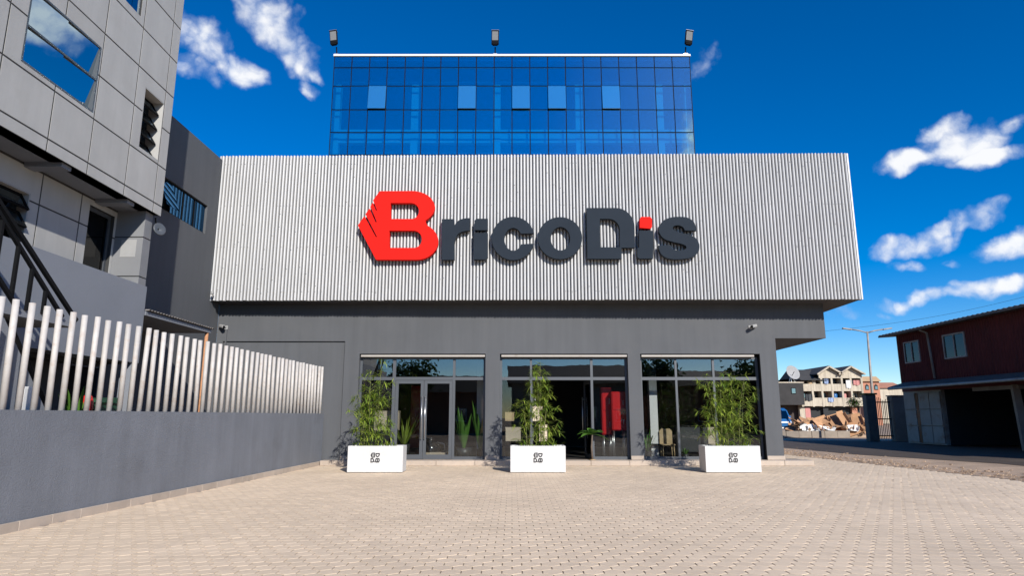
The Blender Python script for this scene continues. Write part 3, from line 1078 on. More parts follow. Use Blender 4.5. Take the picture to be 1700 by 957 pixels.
def louvre_window(y0, y1, z0, z1, X, n, depth):
    """deep reveal with tilted black framed vents"""
    w = MB()
    w.box(X - depth - 0.04, X - depth, y0 + 0.002, y1 - 0.002, z0 + 0.002, z1 - 0.002)
    wo_ = w.build('window', M['glass_dark'], LB)
    rv = MB()
    rv.box(X - depth, X - 0.002, y1 - 0.02, y1 - 0.002, z0 + 0.02, z1 - 0.02)
    rv.box(X - depth, X - 0.002, y0 + 0.002, y0 + 0.02, z0 + 0.02, z1 - 0.02)
    rv.box(X - depth, X - 0.002, y0 + 0.002, y1 - 0.002, z1 - 0.02, z1 - 0.002)
    rv.box(X - depth, X - 0.002, y0 + 0.002, y1 - 0.002, z0 + 0.002, z0 + 0.02)
    rv.build('reveal', M['panel'], wo_)
    h = (z1 - z0) / n
    for i in range(n):
        zt = z1 - i * h - 0.06
        mt = Matrix.Translation((X - depth + 0.16, (y0 + y1) / 2, zt - 0.12)) @ Matrix.Rotation(R(-32), 4, 'Y')
        hw, hh = (y1 - y0) / 2 - 0.05, 0.15
        fm = MB()
        for (cy_, cz_, sy_, sz_) in ((0, hh, 2 * hw, 0.045), (0, -hh, 2 * hw, 0.045), (hw - .02, 0, .04, 2 * hh - .045), (-hw + .02, 0, .04, 2 * hh - .045)):
            fm.mbox(mt @ Matrix.Translation((0, cy_, cz_)), 0.04, sy_, sz_)
        fm.build('vent_frame', M['black'], wo_)
        MB().mbox(mt, 0.01, 2 * hw - 0.08, 2 * hh - 0.045).build('vent_pane', M['glass_dark'], wo_)
    return wo_


louvre_window(12.93, 13.71, 7.10, 8.48, LX, 4, 0.33)

# storey under the overhang: set back, with balcony parapet
LX2 = -8.65
hl2 = [(12.77, 13.62, 3.0, 5.77), (8.9, 11.15, 4.45, 5.43)]
c2 = MB().wall(1.0, 14.0, 0.0, 5.93, 0.0, 0.3, hl2 + [(10.6, 14.0, -1, 2.55)])
c2.v = [(LX2 - 0.005 - y, x, z) for x, y, z in c2.v]
c2.build('lower_wall', M['panel_joint'], LB)
panels(LX2, [1.0, 3, 5.0, 7.0, 9.0, 10.2, 11.39, 12.5, 13.69], [4.1, 5.3, 5.9], hl2, LB, M['panel'])
dw = MB()
for a, b, c, d in ((12.77, 12.83, 3.2, 5.77), (13.56, 13.62, 3.2, 5.77), (12.83, 13.56, 5.70, 5.77)):
    dw.box(LX2 - 0.14, LX2 - 0.08, a, b, c, d)
bd = dw.build('balcony_door', M['frame'], LB)
box('pane', M['glass_dim'], bd, LX2 - 0.12, LX2 - 0.11, 12.83, 13.56, 3.2, 5.70)
louvre_window(8.9, 11.15, 4.45, 5.43, LX2, 3, 0.2)
colm = MB()
for z0, z1 in ((2.6, 4.45), (4.475, 5.325), (5.35, 5.93)):
    colm.box(-9.0, -8.03, 13.7, 13.98, z0, z1)
colm.build('column', M['column'], LB)
box('column_core', M['panel_joint'], LB, -9.0, -8.045, 13.715, 13.965, 2.6, 5.93)
q0, q1 = on_y(202, 398, 13.695), on_y(224, 427, 13.695)
box('patch_plate', M['patch'], LB, q0.x, q1.x, 13.694, 13.699, q1.z, q0.z)
for yb in (2.5, 4.5, 6.5, 8.6, 10.9, 12.9):
    box('soffit_beam', M['plaster_mid'], LB, LX2, LX - 0.08, yb, yb + 0.25, 5.85, 5.929)
PX = -8.0
PZ0 = 2.62
box('parapet', M['plaster_mid'], LB, PX - 0.14, PX, 1.0, 14.0, PZ0, 4.29)
box('balcony_floor', M['plaster_mid'], LB, LX2, PX - 0.14, 1.0, 14.0, PZ0 + 0.02, PZ0 + 0.3)
box('ground_floor_wall', M['plaster_mid'], LB, PX - 0.3, PX - 0.02, 1.0, 10.3, 0.0, PZ0)
box('carport_back', M['dark_in'], LB, -11.5, -11.4, 10.0, 14.0, 0.0, PZ0)
box('carport_side', M['dark_in'], LB, -11.4, -8.4, 10.31, 10.4, 0.0, PZ0)
box('carport_ceiling', M['dark_in'], LB, -11.4, LX2 - 0.4, 10.4, 13.99, PZ0, PZ0 + 0.02)
box('carport_post', M['plaster_mid'], LB, -8.25, -8.02, 13.78, 13.98, 0.0, PZ0 - 0.002)
box('drain_pipe', mat('teal pipe', (0.12, 0.26, 0.28), 0.5), LB, -7.99, -7.93, 10.42, 10.48, 0.0, 2.6)

# stair in front of it
ST = thing('outside_stair', 'concrete stair with black steel railing climbing beside the panelled building', 'stair', (-7.5, 9, 0))
SX0, SX1 = -7.95, -7.02
lw = MB()
lw.prism([(7.0, 0.0), (7.0, 2.86), (8.95, 2.86), (11.3, 0.1), (11.3, 0.0)], 'x', SX1 - 0.16, SX1 - 0.04)
lw.build('stair_wall', M['plaster_mid'], ST)
MB().prism([(6.0, 2.9), (6.0, 3.0), (10.4, 3.0), (10.4, 2.9)], 'x', SX0, SX1).build('landing', M['plaster_mid'], ST)
slab = MB()
slab.prism([(9.0, 2.86), (9.3, 2.86), (11.65, 0.1), (11.3, 0.1)], 'x', SX0 + 0.02, SX1 - 0.2)
slab.build('lower_flight', M['black'], ST)
rl = MB()
RX = -7.0


def bar(mb, a, b, w=0.05):
    a, b = Vector(a), Vector(b)
    d = (b - a)
    m = Matrix.Translation((a + b) / 2) @ d.to_track_quat('Z', 'Y').to_matrix().to_4x4()
    mb.mbox(m, w, w, d.length)


pa, pb = (RX, 6.6, 4.32 + (8.57 - 6.6) * 0.729), (RX, 10.36, 3.01)
bar(rl, pa, pb, 0.055)
rl.build('top_rail', M['black'], ST)
rl = MB()
bar(rl, (RX, 6.6, 4.13 + (8.64 - 6.6) * 0.797), (RX, 10.03, 3.02), 0.05)
rl.build('mid_rail', M['black'], ST)
rl = MB()
bar(rl, (RX, 6.6, 3.33 + (8.71 - 6.6) * 0.83), (RX, 9.1, 3.0), 0.05)
rl.build('bottom_rail', M['black'], ST)
for yy in (7.6, 8.25, 8.60, 8.95, 9.27, 9.6):
    zt = 4.13 - (yy - 8.64) * 0.797
    zb = max(3.0, 3.33 - (yy - 8.71) * 0.83)
    b_ = MB()
    bar(b_, (RX, yy, zb), (RX, yy, zt - 0.01), 0.045)
    b_.build('baluster', M['black'], ST)
q = on_x(45, 657, -7.0)
mbx = thing('meter_box', 'small white meter box on the stair wall behind the poles', 'box', (-7.03, q.y, 1.4))
box('housing', M['white_wall'], mbx, -7.058, -6.98, q.y - 0.12, q.y + 0.12, 1.3, 1.92, 0.01)
box('lid', M['white_wall'], mbx, -6.979, -6.972, q.y - 0.1, q.y + 0.1, 1.33, 1.89)

# round lamp at the corner of the overhang
q = on_x(255, 378, -7.95)
wl = thing('wall_lamp', 'round metal flood lamp on a bracket under the panelled overhang', 'lamp', (-7.95, 14.1, q.z))
MB().lathe([(0.0, -0.06), (0.08, -0.05), (0.13, 0.02), (0.15, 0.06), (0.13, 0.07), (0.0, 0.0)], 16).build('reflector', M['frame'], wl, local=True).rotation_euler = (R(80), 0, R(60))
MB().tube([(0, 0.0, 0.0), (-0.05, -0.05, 0.18), (-0.02, -0.12, 0.24)], 0.018, 8).build('bracket', M['black'], wl, local=True)

# grey link wall between the two buildings
GXW = -9.66
LW = thing('link_wall_building', 'plain dark grey building wall with a blue ribbon window joining shop and panelled building', 'building', (GXW, 17, 0))
lwm = MB().wall(13.0, FY - 0.002, 0.0, 9.9, 0.0, 0.3, [(15.6, 19.77, 7.14, 8.06), (14.15, 15.3, -1, 2.6)])
lwm.v = [(GXW - y, x, z) for x, y, z in lwm.v]
lwm.build('wall', M['plaster'], LW)
box('door', M['black'], LW, GXW - 0.2, GXW - 0.12, 14.15, 15.3, 0.0, 2.6)
fr = MB()
fr.box(GXW - 0.1, GXW - 0.05, 15.6, 19.77, 7.14, 7.18)
fr.box(GXW - 0.1, GXW - 0.05, 15.6, 19.77, 8.02, 8.06)
ys = [15.6 + i * 4.17 / 6 for i in range(7)]
for yy in ys[1:-1]:
    fr.box(GXW - 0.1, GXW - 0.05, yy - 0.015, yy + 0.015, 7.18, 8.02)
rwin = fr.build('window', M['black'], LW)
for i in range(6):
    if i == 2:
        mt = Matrix.Translation((GXW + 0.08, (ys[i] + ys[i + 1]) / 2, 7.62)) @ Matrix.Rotation(R(-20), 4, 'Y')
        o = MB().mbox(mt, 0.02, ys[1] - ys[0] - 0.03, 0.88).build('vent_pane', M['glass_ribbon'], rwin)
        continue
    box('pane', M['glass_ribbon'], rwin, GXW - 0.08, GXW - 0.07, ys[i] + 0.016, ys[i + 1] - 0.016, 7.18, 8.02)
cu = MB()
for i in range(34):
    yy = 15.65 + i * 0.12
    cu.box(GXW - 0.26 - 0.03 * (i % 2), GXW - 0.22, yy, yy + 0.1, 7.1, 8.1)
cu.build('blind', mat('grey blue blind', (0.025, 0.045, 0.06), 0.8), LW)
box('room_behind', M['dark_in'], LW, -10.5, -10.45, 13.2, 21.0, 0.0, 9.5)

# canopy over the side door, and its pipe
CN = thing('door_canopy', 'flat canopy with tin sheet edge over the side door, held by an orange pipe', 'canopy', (-8.6, 15, 0))
box('deck', M['plaster_mid'], CN, GXW + 0.01, -8.0, 14.06, 17.2, 3.67, 3.76)
tin = MB()
nt = 26
vs = []
for i in range(nt * 2 + 1):
    yy = 14.06 + i * 3.2 / (nt * 2)
    z = 3.775 + (0.035 if i % 2 else 0.0)
    vs += [(GXW + 0.01, yy, z), (-7.94, yy, z)]
fs = [(2 * i, 2 * i + 1, 2 * i + 3, 2 * i + 2) for i in range(nt * 2)]
tin.add(vs, fs)
tin.build('tin_sheet', M['tin'], CN)
MB().tube([(-8.05, 17.08, 0), (-8.05, 17.08, 3.669)], 0.045, 10).build('post', M['rust'], CN)

# junk seen between the poles
jb = thing('wheelie_bin', 'dark green wheelie bin behind the poles under the balcony', 'bin', (-8.0, 12.6, 0))
MB().prism([(12.35, 0.12), (12.3, 1.75), (12.95, 1.75), (12.9, 0.12)], 'x', -8.25, -7.7).build('body', M['green_plastic'], jb)
MB().prism([(12.25, 1.755), (12.25, 1.82), (12.98, 1.86), (12.98, 1.755)], 'x', -8.28, -7.66).build('lid', M['green_plastic'], jb)
for yy in (12.4, 12.85):
    MB().tube([(-8.2, yy, 0.12), (-8.14, yy, 0.12)], 0.12, 12).build('wheel', M['rubber'], jb)
jc = thing('gas_cylinder', 'red gas cylinder standing behind the poles under the balcony', 'gas cylinder', (-7.75, 12.05, 0))
MB().lathe([(0, 0.9), (0.11, 0.9), (0.11, 1.75), (0.08, 1.85), (0.04, 1.9), (0.0, 1.9)], 14).build('tank', M['redgloss'], jc, local=True)
MB().lathe([(0.1, 0.0), (0.13, 0.0), (0.13, 0.89), (0.0, 0.895)], 14).build('stand', M['concrete'], jc, local=True)
MB().tube([(0, 0, 1.9), (0, 0, 1.98)], 0.03, 8).build('valve', M['steel'], jc, local=True)


def blade(mb, base, direction, length, width, droop, n=4, fold=0.25):
    d = Vector(direction).normalized()
    side = d.cross(Vector((0, 0, 1)))
    if side.length < 1e-3:
        side = Vector((1, 0, 0))
    side.normalize()
    upv = side.cross(d).normalized()
    p = Vector(base)
    vs, fs = [], []
    for i in range(n + 1):
        t = i / n
        w = width * (math.sin(math.pi * min(1, 0.12 + t * 0.88)) ** 0.8) * 0.5 if i < n else 0.0008
        c = p + d * (length * t) + Vector((0, 0, -droop * length * t * t))
        vs += [c - side * w + upv * (w * fold), c, c + side * w + upv * (w * fold)]
    for i in range(n):
        b = i * 3
        fs += [(b, b + 1, b + 4, b + 3), (b + 1, b + 2, b + 5, b + 4)]
    mb.add(vs, fs, True)


def potted_plant(loc, h, n, label, name='potted_plant', pot=(0.2, 0.3), wide=0.09, spread=0.5, m='leaf2', potm='pot'):
    t = thing(name, label, 'plant', loc)
    MB().lathe([(0, 0), (pot[0] * 0.75, 0), (pot[0], pot[1]), (pot[0] * 0.9, pot[1]), (pot[0] * 0.88, pot[1] * 0.9), (0, pot[1] * 0.9)], 16).build('pot', M[potm], t, local=True)
    for i in range(n):
        a = random.uniform(0, 6.28)
        s = random.uniform(0.15, spread)
        mb = MB()
        blade(mb, (0.04 * math.cos(a), 0.04 * math.sin(a), pot[1] * 0.9), (s * math.cos(a), s * math.sin(a), 1), h * random.uniform(0.55, 1.0), wide * random.uniform(.7, 1.2), random.uniform(0.0, 0.35) * spread, 6)
        mb.build('leaf', M[m], t, local=True)
    return t


potted_plant((-7.45, 11.35, 1.0), 0.9, 12, 'leafy green plant in a pot behind the poles next to the red cylinder', spread=0.9)
box('stand', M['concrete'], bpy.data.objects['potted_plant'], -7.7, -7.2, 11.1, 11.6, 0, 0.998)

# ------------------------------------------------------------------ planters with bamboo
PLW, PLD, PLH = 1.5, 0.62, 0.71


def ribbon(mb, pts, w, y, closed=True):
    """flat printed stroke in the XZ plane with mitred joins"""
    n = len(pts)
    P = [Vector((a, b)) for a, b in pts]
    L_, R_ = [], []
    for i in range(n):
        a = P[(i - 1) % n] if closed or i else P[i]
        c = P[(i + 1) % n] if closed or i < n - 1 else P[i]
        d1 = (P[i] - a).normalized() if (P[i] - a).length else (c - P[i]).normalized()
        d2 = (c - P[i]).normalized() if (c - P[i]).length else d1
        nrm = Vector((-(d1 + d2).y, (d1 + d2).x))
        nrm = nrm.normalized() if nrm.length > 1e-6 else Vector((-d1.y, d1.x))
        k = 1 / max(0.5, nrm.dot(Vector((-d1.y, d1.x))))
        L_.append(P[i] + nrm * (w / 2 * k))
        R_.append(P[i] - nrm * (w / 2 * k))
    vs = [(p.x, y, p.y) for p in L_] + [(p.x, y, p.y) for p in R_]
    fs = [(i, (i + 1) % n, n + (i + 1) % n, n + i) for i in range(n if closed else n - 1)]
    mb.add(vs, fs)


def make_planter(cx, label):
    t = thing('planter', label, 'planter', (cx, 18.21, 0), 0, 'white planters before the shop')
    b = MB()
    w, wt = PLW / 2, 0.05
    b.box(-w, w, 0, wt, 0.015, PLH)
    b.box(-w, w, PLD - wt, PLD, 0.015, PLH)
    b.box(-w, -w + wt, wt, PLD - wt, 0.015, PLH)
    b.box(w - wt, w, wt, PLD - wt, 0.015, PLH)
    b.build('trough', M['white'], t, local=True, bevel=0.006)
    box('base', M['black'], t, -w + 0.04, w - 0.04, 0.04, PLD - 0.04, 0.0, 0.02, local=True)
    box('soil', M['soil'], t, -w + wt, w - wt, wt, PLD - wt, 0.3, 0.66, local=True)
    e = MB()
    px = 1.5 / 90 / 19.14          # one zoomed pixel in metres
    mid_ = (617, 410)

    def q(pts):
        return [((a - mid_[0]) * px, 0.40 - (b_ - mid_[1]) * px) for a, b_ in pts]
    sw = 35 * px
    ribbon(e, q([(490, 335), (520, 280), (588, 275), (592, 330), (592, 392), (520, 398)]), sw, -0.002)
    ribbon(e, q([(500, 336), (588, 336)]), sw * 0.8, -0.0022, False)
    ribbon(e, q([(640, 290), (742, 290), (742, 330), (722, 368), (690, 384), (655, 366), (640, 330)]), sw, -0.002)
    ribbon(e, q([(492, 440), (535, 440), (566, 465), (572, 495), (560, 530), (535, 544), (492, 544)]), sw, -0.002)
    ribbon(e, q([(582, 520), (606, 546)]), sw, -0.002, False)
    ribbon(e, q([(652, 440), (738, 446), (748, 495), (732, 540), (705, 546), (688, 520), (668, 546), (640, 540), (632, 490)]), sw, -0.002)
    ribbon(e, q([(690, 450), (690, 520)]), sw, -0.0024, False)
    em = e.build('emblem', M['ink'], t, local=True)
    em['label'] = 'black emblem of four letter-like marks'
    return t


def bamboo(cx, height, seed, label, lean=0.0, dens=1.0, spread=0.55, slant=0.0):
    rnd = random.Random(seed)
    t = thing('bamboo_plant', label, 'plant', (cx, 18.52, 0.63), 0, 'bamboo in the white planters')
    fol = MB()
    for k in range(8):
        bx, by = rnd.uniform(-0.45, 0.45), rnd.uniform(-0.17, 0.17)
        h = height * rnd.uniform(0.5, 0.93) * (1.0 if k else 1.06)
        if k == 0:
            bx, h = rnd.uniform(-.1, .1) + slant * .3, height
        bend = rnd.uniform(-0.22, 0.22) + lean + bx * 0.25
        pts = [Vector((bx + bend * (i / 7) ** 2 * (0.6 if k == 0 else 1), by + rnd.uniform(-.01, .01), h * i / 7)) for i in range(8)]
        MB().tube(pts, 0.010, 6, 0.003).build('culm', M['culm'], t, local=True)
        nb = int(23 * dens)
        for j in range(nb):
            if rnd.random() < 0.15:
                continue
            tt = 0.08 + 0.92 * (j + rnd.random()) / nb
            f_ = tt * 7
            i0 = min(int(f_), 6)
            p = pts[i0].lerp(pts[i0 + 1], f_ - i0)
            a = rnd.uniform(0, 6.28)
            bl_ = rnd.uniform(0.1, spread) * (1.05 - 0.6 * tt)
            tip = p + Vector((math.cos(a) * bl_, math.sin(a) * bl_ * 0.5, bl_ * rnd.uniform(0.0, 0.75)))
            fol.tube([p, (p + tip) / 2 + Vector((0, 0, 0.02)), tip], 0.003, 3, 0.0015, caps=False)
            for l_ in range(rnd.randint(2, 4)):
                aa = a + rnd.gauss(0, 0.9)
                blade(fol, p.lerp(tip, rnd.uniform(.3, .8)), (math.cos(aa), math.sin(aa) * .8, rnd.uniform(-0.4, 0.5)), rnd.uniform(0.12, 0.2), rnd.uniform(0.016, 0.026), rnd.uniform(0.1, 0.5), 3)
            for l_ in range(rnd.randint(7, 11)):
                aa = a + rnd.uniform(-1.9, 1.9)
                blade(fol, tip, (math.cos(aa), math.sin(aa) * .8, rnd.uniform(-0.7, 0.8)), rnd.uniform(0.13, 0.24), rnd.uniform(0.016, 0.03), rnd.uniform(0.05, 0.5), 3)
    # low growth at the rim
    for j in range(90):
        a = rnd.uniform(0, 6.28)
        blade(fol, (rnd.uniform(-0.55, 0.55), rnd.uniform(-0.2, 0.2), 0.02), (math.cos(a) * 0.7, math.sin(a) * 0.4, rnd.uniform(0.3, 1)), rnd.uniform(0.15, 0.38), rnd.uniform(0.016, 0.03), rnd.uniform(0.1, 0.5), 4)
    tag(fol.build('foliage', M['leaf'], t, local=True), kind='stuff')
    return t


PLX = [-3.71, 0.705, 5.995]
make_planter(PLX[0], 'white planter box before the closed double doors, left of three')
make_planter(PLX[1], 'white planter box before the open doorway, middle of three')
make_planter(PLX[2], 'white planter box before the six pane window, right of three')
bamboo(PLX[0] - 0.05, 2.45, 3, 'tall slim bamboo in the planter before the closed double doors', dens=1.05, spread=0.6)
bamboo(PLX[1] + 0.1, 2.42, 11, 'bamboo in the planter before the open doorway', dens=0.95, spread=0.6)
bamboo(PLX[2] + 0.05, 2.1, 41, 'dense bushy bamboo in the planter before the six pane window', dens=1.25, spread=0.65)

# ------------------------------------------------------------------ goods behind the glass
FZ = 0.15


def loc_on(px, Y, z=FZ):
    return (on_y(px, 740, Y).x, Y, z)


potted_plant(loc_on(770, 22.0), 1.5, 16, 'tall strap leaved plant in a black pot right of the double doors', pot=(0.28, 0.34), wide=0.13, spread=0.4)
potted_plant(loc_on(797, 21.9), 1.7, 7, 'slim green plant against the white column inside', pot=(0.12, 0.3), wide=0.14, spread=0.3)
potted_plant(loc_on(671, 22.1), 1.35, 16, 'bright strap leaved plant behind the left door leaf', pot=(0.2, 0.45), wide=0.06, spread=0.8, m='leaf', potm='pot')
# broad leaved plant on a bare stem in the doorway
q = loc_on(983, 21.15, FZ)
pp = thing('potted_plant', 'broad leaved plant on a thin brown stem beside the open doorway', 'plant', q)
MB().tube([(0, 0, 0), (-0.02, 0.0, 0.4), (0.02, 0, 0.85)], 0.035, 8, 0.02).build('stem', M['bark'], pp, local=True)
for i in range(16):
    a = i * 2.4
    mb = MB()
    blade(mb, (0, 0, 0.78), (math.cos(a), 0.5 * math.sin(a), random.uniform(-.1, 0.9)), random.uniform(0.35, 0.62), 0.2, 0.4, 6)
    mb.build('leaf', M['leaf2'], pp, local=True)
MB().lathe([(0, 0), (0.1, 0), (0.12, 0.02), (0, 0.021)], 12).build('base', M['timber'], pp, local=True)


def cabinet(px, Y, w, z0, z1, m, label, name='cabinet'):
    x, y_, _ = loc_on(px, Y)
    t = thing(name, label, 'cabinet', (x, Y, FZ))
    MB().box(-w / 2, w / 2, 0, 0.4, z0, z1).build('body', M[m], t, local=True, bevel=0.01)
    n_ = 2
    for i in range(n_):
        h = (z1 - z0) / n_
        o = MB().box(-w / 2 + 0.03, w / 2 - 0.03, -0.025, -0.002, z0 + i * h + 0.03, z0 + (i + 1) * h - 0.03).build('door', M[m], t, local=True, bevel=0.006)
        MB().tube([(w / 2 - 0.09, -0.05, z0 + i * h + 0.3 * h), (w / 2 - 0.09, -0.05, z0 + i * h + 0.55 * h)], 0.01, 6).build('handle', M['steel'], o, local=True)
    if z0 > 0.1:
        for a in (-w / 2 + 0.06, w / 2 - 0.06):
            for b in (0.05, 0.35):
                MB().tube([(a, b, 0), (a, b, z0)], 0.025, 8).build('leg', M['steel'], t, local=True)
    return t


cabinet(1009, 22.1, 0.34, 0.75, 2.3, 'redgloss', 'narrow tall red cabinet behind the glass right of the open doorway')
cabinet(1029, 21.72, 0.46, 0.9, 2.15, 'redgloss', 'wide red cabinet on steel legs near the right pillar inside')
cabinet(690, 27.0, 0.5, 0.1, 2.6, 'redgloss', 'dim red cabinet deep behind the left door leaf')


def crate(px, Y, w, h, z, m, label, name='display_box', cat='box'):
    x, y_, _ = loc_on(px, Y)
    t = thing(name, label, cat, (x, Y, z))
    b = MB()
    b.box(-w / 2, w / 2, 0, 0.03, 0, h)
    b.box(-w / 2, w / 2, 0.27, 0.3, 0, h)
    b.box(-w / 2, -w / 2 + 0.03, 0.03, 0.27, 0, h)
    b.box(w / 2 - 0.03, w / 2, 0.03, 0.27, 0, h)
    b.build('body', M[m], t, local=True)
    MB().box(-w / 2 + 0.03, w / 2 - 0.03, 0.03, 0.27, 0.0, 0.03).build('bottom', M[m], t, local=True)
    MB().box(-w / 2 - 0.01, w / 2 + 0.01, -0.01, 0.31, h, h + 0.03).build('rim', M[m], t, local=True)
    return t


def shelf_rack(px, Y, w, zs, label):
    x, _, _ = loc_on(px, Y)
    t = thing('shelf_rack', label, 'shelf', (x, Y, FZ))
    for z in zs:
        MB().box(-w / 2, w / 2, 0, 0.4, z - 0.03, z).build('shelf', M['black'], t, local=True)
    for a in (-w / 2 + 0.02, w / 2 - 0.02):
        for b in (0.03, 0.37):
            MB().box(a - 0.015, a + 0.015, b - 0.015, b + 0.015, 0, max(zs) + 0.3).build('post', M['black'], t, local=True)
    return t


shelf_rack(868, 21.9, 1.25, (0.55, 1.2), 'black steel display rack behind the middle planter')
crate(852, 21.95, 0.5, 0.42, FZ + 0.55, 'beige', 'large beige box on the lower rack shelf behind the middle planter')
crate(846, 21.95, 0.3, 0.26, FZ + 1.2, 'timber', 'small tan woven box at the left of the upper rack shelf')
crate(890, 21.95, 0.42, 0.45, FZ + 1.2, 'beige', 'beige patterned box at the right of the upper rack shelf')
crate(902, 21.95, 0.26, 0.5, FZ + 0.55, 'beige', 'narrow pale box at the right of the lower rack shelf')
crate(640, 22.0, 0.8, 0.6, FZ + 0.9, 'beige', 'pale board box behind the bamboo left of the double doors')


def stool(px, Y, label, m='timber', h=0.95):
    x, _, _ = loc_on(px, Y)
    t = thing('chair', label, 'chair', (x, Y, FZ))
    MB().box(-0.22, 0.22, -0.2, 0.2, 0.42, 0.46).build('seat', M[m], t, local=True, bevel=0.01)
    MB().prism([(-0.21, 0.46), (-0.21, h - 0.08), (-0.14, h), (0.14, h), (0.21, h - 0.08), (0.21, 0.46)], 'y', 0.17, 0.2).build('backrest', M[m], t, local=True)
    for a in (-0.19, 0.19):
        for b in (-0.17, 0.17):
            MB().tube([(a, b, 0), (a * 0.9, b * 0.9, 0.42)], 0.02, 6).build('leg', M[m], t, local=True)
    return t


stool(1108, 21.95, 'light timber chair behind the left pane of the six pane window')
stool(1084, 22.2, 'black chair beside the timber chair behind the glass', 'black')
stool(1184, 22.0, 'pale square backed chair behind the right planter', 'beige', 1.0)
x, _, _ = loc_on(715, 22.3)
vs_ = thing('vase', 'large round black glazed vase behind the right door leaf', 'vase', (x, 22.3, FZ))
MB().lathe([(0, 0), (0.18, 0), (0.3, 0.12), (0.34, 0.28), (0.28, 0.45), (0.12, 0.55), (0.1, 0.62), (0.13, 0.66), (0.1, 0.65), (0.08, 0.55)], 24).build('body', mat('black glaze', (0.01, 0.01, 0.012), 0.12, 0), vs_, local=True)
MB().tube([(0.3, 0, 0.12), (0.48, 0, 0.25), (0.45, 0, 0.45), (0.2, 0, 0.5)], 0.02, 8).build('handle', M['steel'], vs_, local=True)
x0_, x1_ = loc_on(700, 21.75)[0], loc_on(742, 21.75)[0]
lowp = thing('floor_plinth', 'low pale plinth on the floor behind the right door leaf', 'plinth', ((x0_ + x1_) / 2, 21.75, FZ))
MB().box(-(x1_ - x0_) / 2, (x1_ - x0_) / 2, 0, 0.5, 0, 0.16).build('body', M['beige'], lowp, local=True, bevel=0.01)
MB().box(-(x1_ - x0_) / 2 - 0.01, (x1_ - x0_) / 2 + 0.01, -0.01, 0.51, 0.162, 0.19).build('top', M['beige'], lowp, local=True)
x, _, _ = loc_on(1150, 22.1)
tb_ = thing('display_table', 'black display table behind the middle pane of the six pane window', 'table', (x, 22.1, FZ))
MB().box(-0.55, 0.55, 0, 0.6, 1.0, 1.05).build('tabletop', M['black'], tb_, local=True)
MB().box(-0.5, 0.5, 0.02, 0.05, 0.2, 0.998).build('front_panel', M['pot'], tb_, local=True)
for a in (-0.5, 0.5):
    for b in (0.06, 0.55):
        MB().box(a - 0.03, a + 0.03, b - 0.03, b + 0.03, 0, 0.998).build('leg', M['black'], tb_, local=True)
potted_plant(loc_on(1075, 21.9), 0.95, 14, 'small spiky plant at the left end of the six pane window', pot=(0.14, 0.25), wide=0.07, spread=0.9)
potted_plant(loc_on(1137, 21.75), 0.35, 10, 'low green plant at the foot of the middle pane inside', pot=(0.12, 0.15), wide=0.07, spread=1.0)

# ------------------------------------------------------------------ cameras and small boxes on the facade


def cctv(loc, face, label):
    t = thing('security_camera', label, 'camera', loc, 0)
    MB().box(-0.05, 0.05, -0.03, 0, -0.06, 0.06).build('mount', M['patch'], t, local=True)
    MB().tube([(0, -0.03, 0), (face * 0.05, -0.1, 0.02)], 0.02, 8).build('arm', M['patch'], t, local=True)
    m = Matrix.Translation((face * 0.08, -0.16, 0.02)) @ Matrix.Rotation(face * R(-50), 4, 'Z') @ Matrix.Rotation(R(12), 4, 'X')
    MB().mbox(m, 0.1, 0.26, 0.1).build('housing', M['patch'], t, local=True, bevel=0.02)
    MB().mbox(m @ Matrix.Translation((0, -0.135, 0)), 0.07, 0.02, 0.07).build('lens', M['black'], t, local=True)
    return t


cctv((-9.36, FY, 4.36), -1, 'white security camera above the conduit at the inner corner of the shop')
cctv((7.8, FY, 4.37), 1, 'white security camera above the right end of the window bays')
t = thing('junction_box', 'tiny white junction box on the end of the grey cantilever', 'box', (10.26, FY + 0.25, 4.57))
box('cover', M['patch'], t, 10.26, 10.34, FY + 0.2, FY + 0.34, 4.5, 4.62, 0.01)
t = thing('junction_box', 'tiny white junction box beside the left end of the ribbed cladding', 'box', (-9.53, 20.2, 5.35))
box('cover', M['patch'], t, -9.55, -9.47, 20.25, 20.35, 5.3, 5.4, 0.01)

# ------------------------------------------------------------------ shed on the right (its front looks to -X)
HXF = 22.8
SH = thing('red_shed', 'two storey oxblood corrugated shed with a tin roof and dark open bay', 'building', (HXF, 34, 0))
Y0, Y1 = 16.0, 38.6
w1 = (36.45, 37.9, 4.5, 5.72)
w2 = (32.7, 34.4, 4.45, 5.72)
sw = MB().wall(-Y1, -Y0, 2.9, 6.25, 0, 0.2, [(-w1[1], -w1[0], w1[2], w1[3]), (-w2[1], -w2[0], w2[2], w2[3])])
sw.v = [(HXF + 0.06 + y, -x, z) for x, y, z in sw.v]
sw.build('upper_wall', M['shed_red'], SH)
rib = MB()
yy = Y0
while yy < Y1 - 0.05:
    for (za, zb) in ((3.45, 6.2),):
        hit = [w for w in (w1, w2) if w[0] - 0.1 < yy < w[1] + 0.02]
        segs = [(za, zb)] if not hit else [(za, hit[0][2] - .05), (hit[0][3] + .05, zb)]
        for a, b in segs:
            rib.prism([(yy, HXF + 0.0), (yy + 0.05, HXF + 0.058), (yy - 0.05, HXF + 0.058)][::1], 'z', a, b)
    yy += 0.19
rib.v = [(y, x, z) for x, y, z in rib.v]
tag(rib.build('wall_ribs', M['shed_red'], SH), kind='stuff')
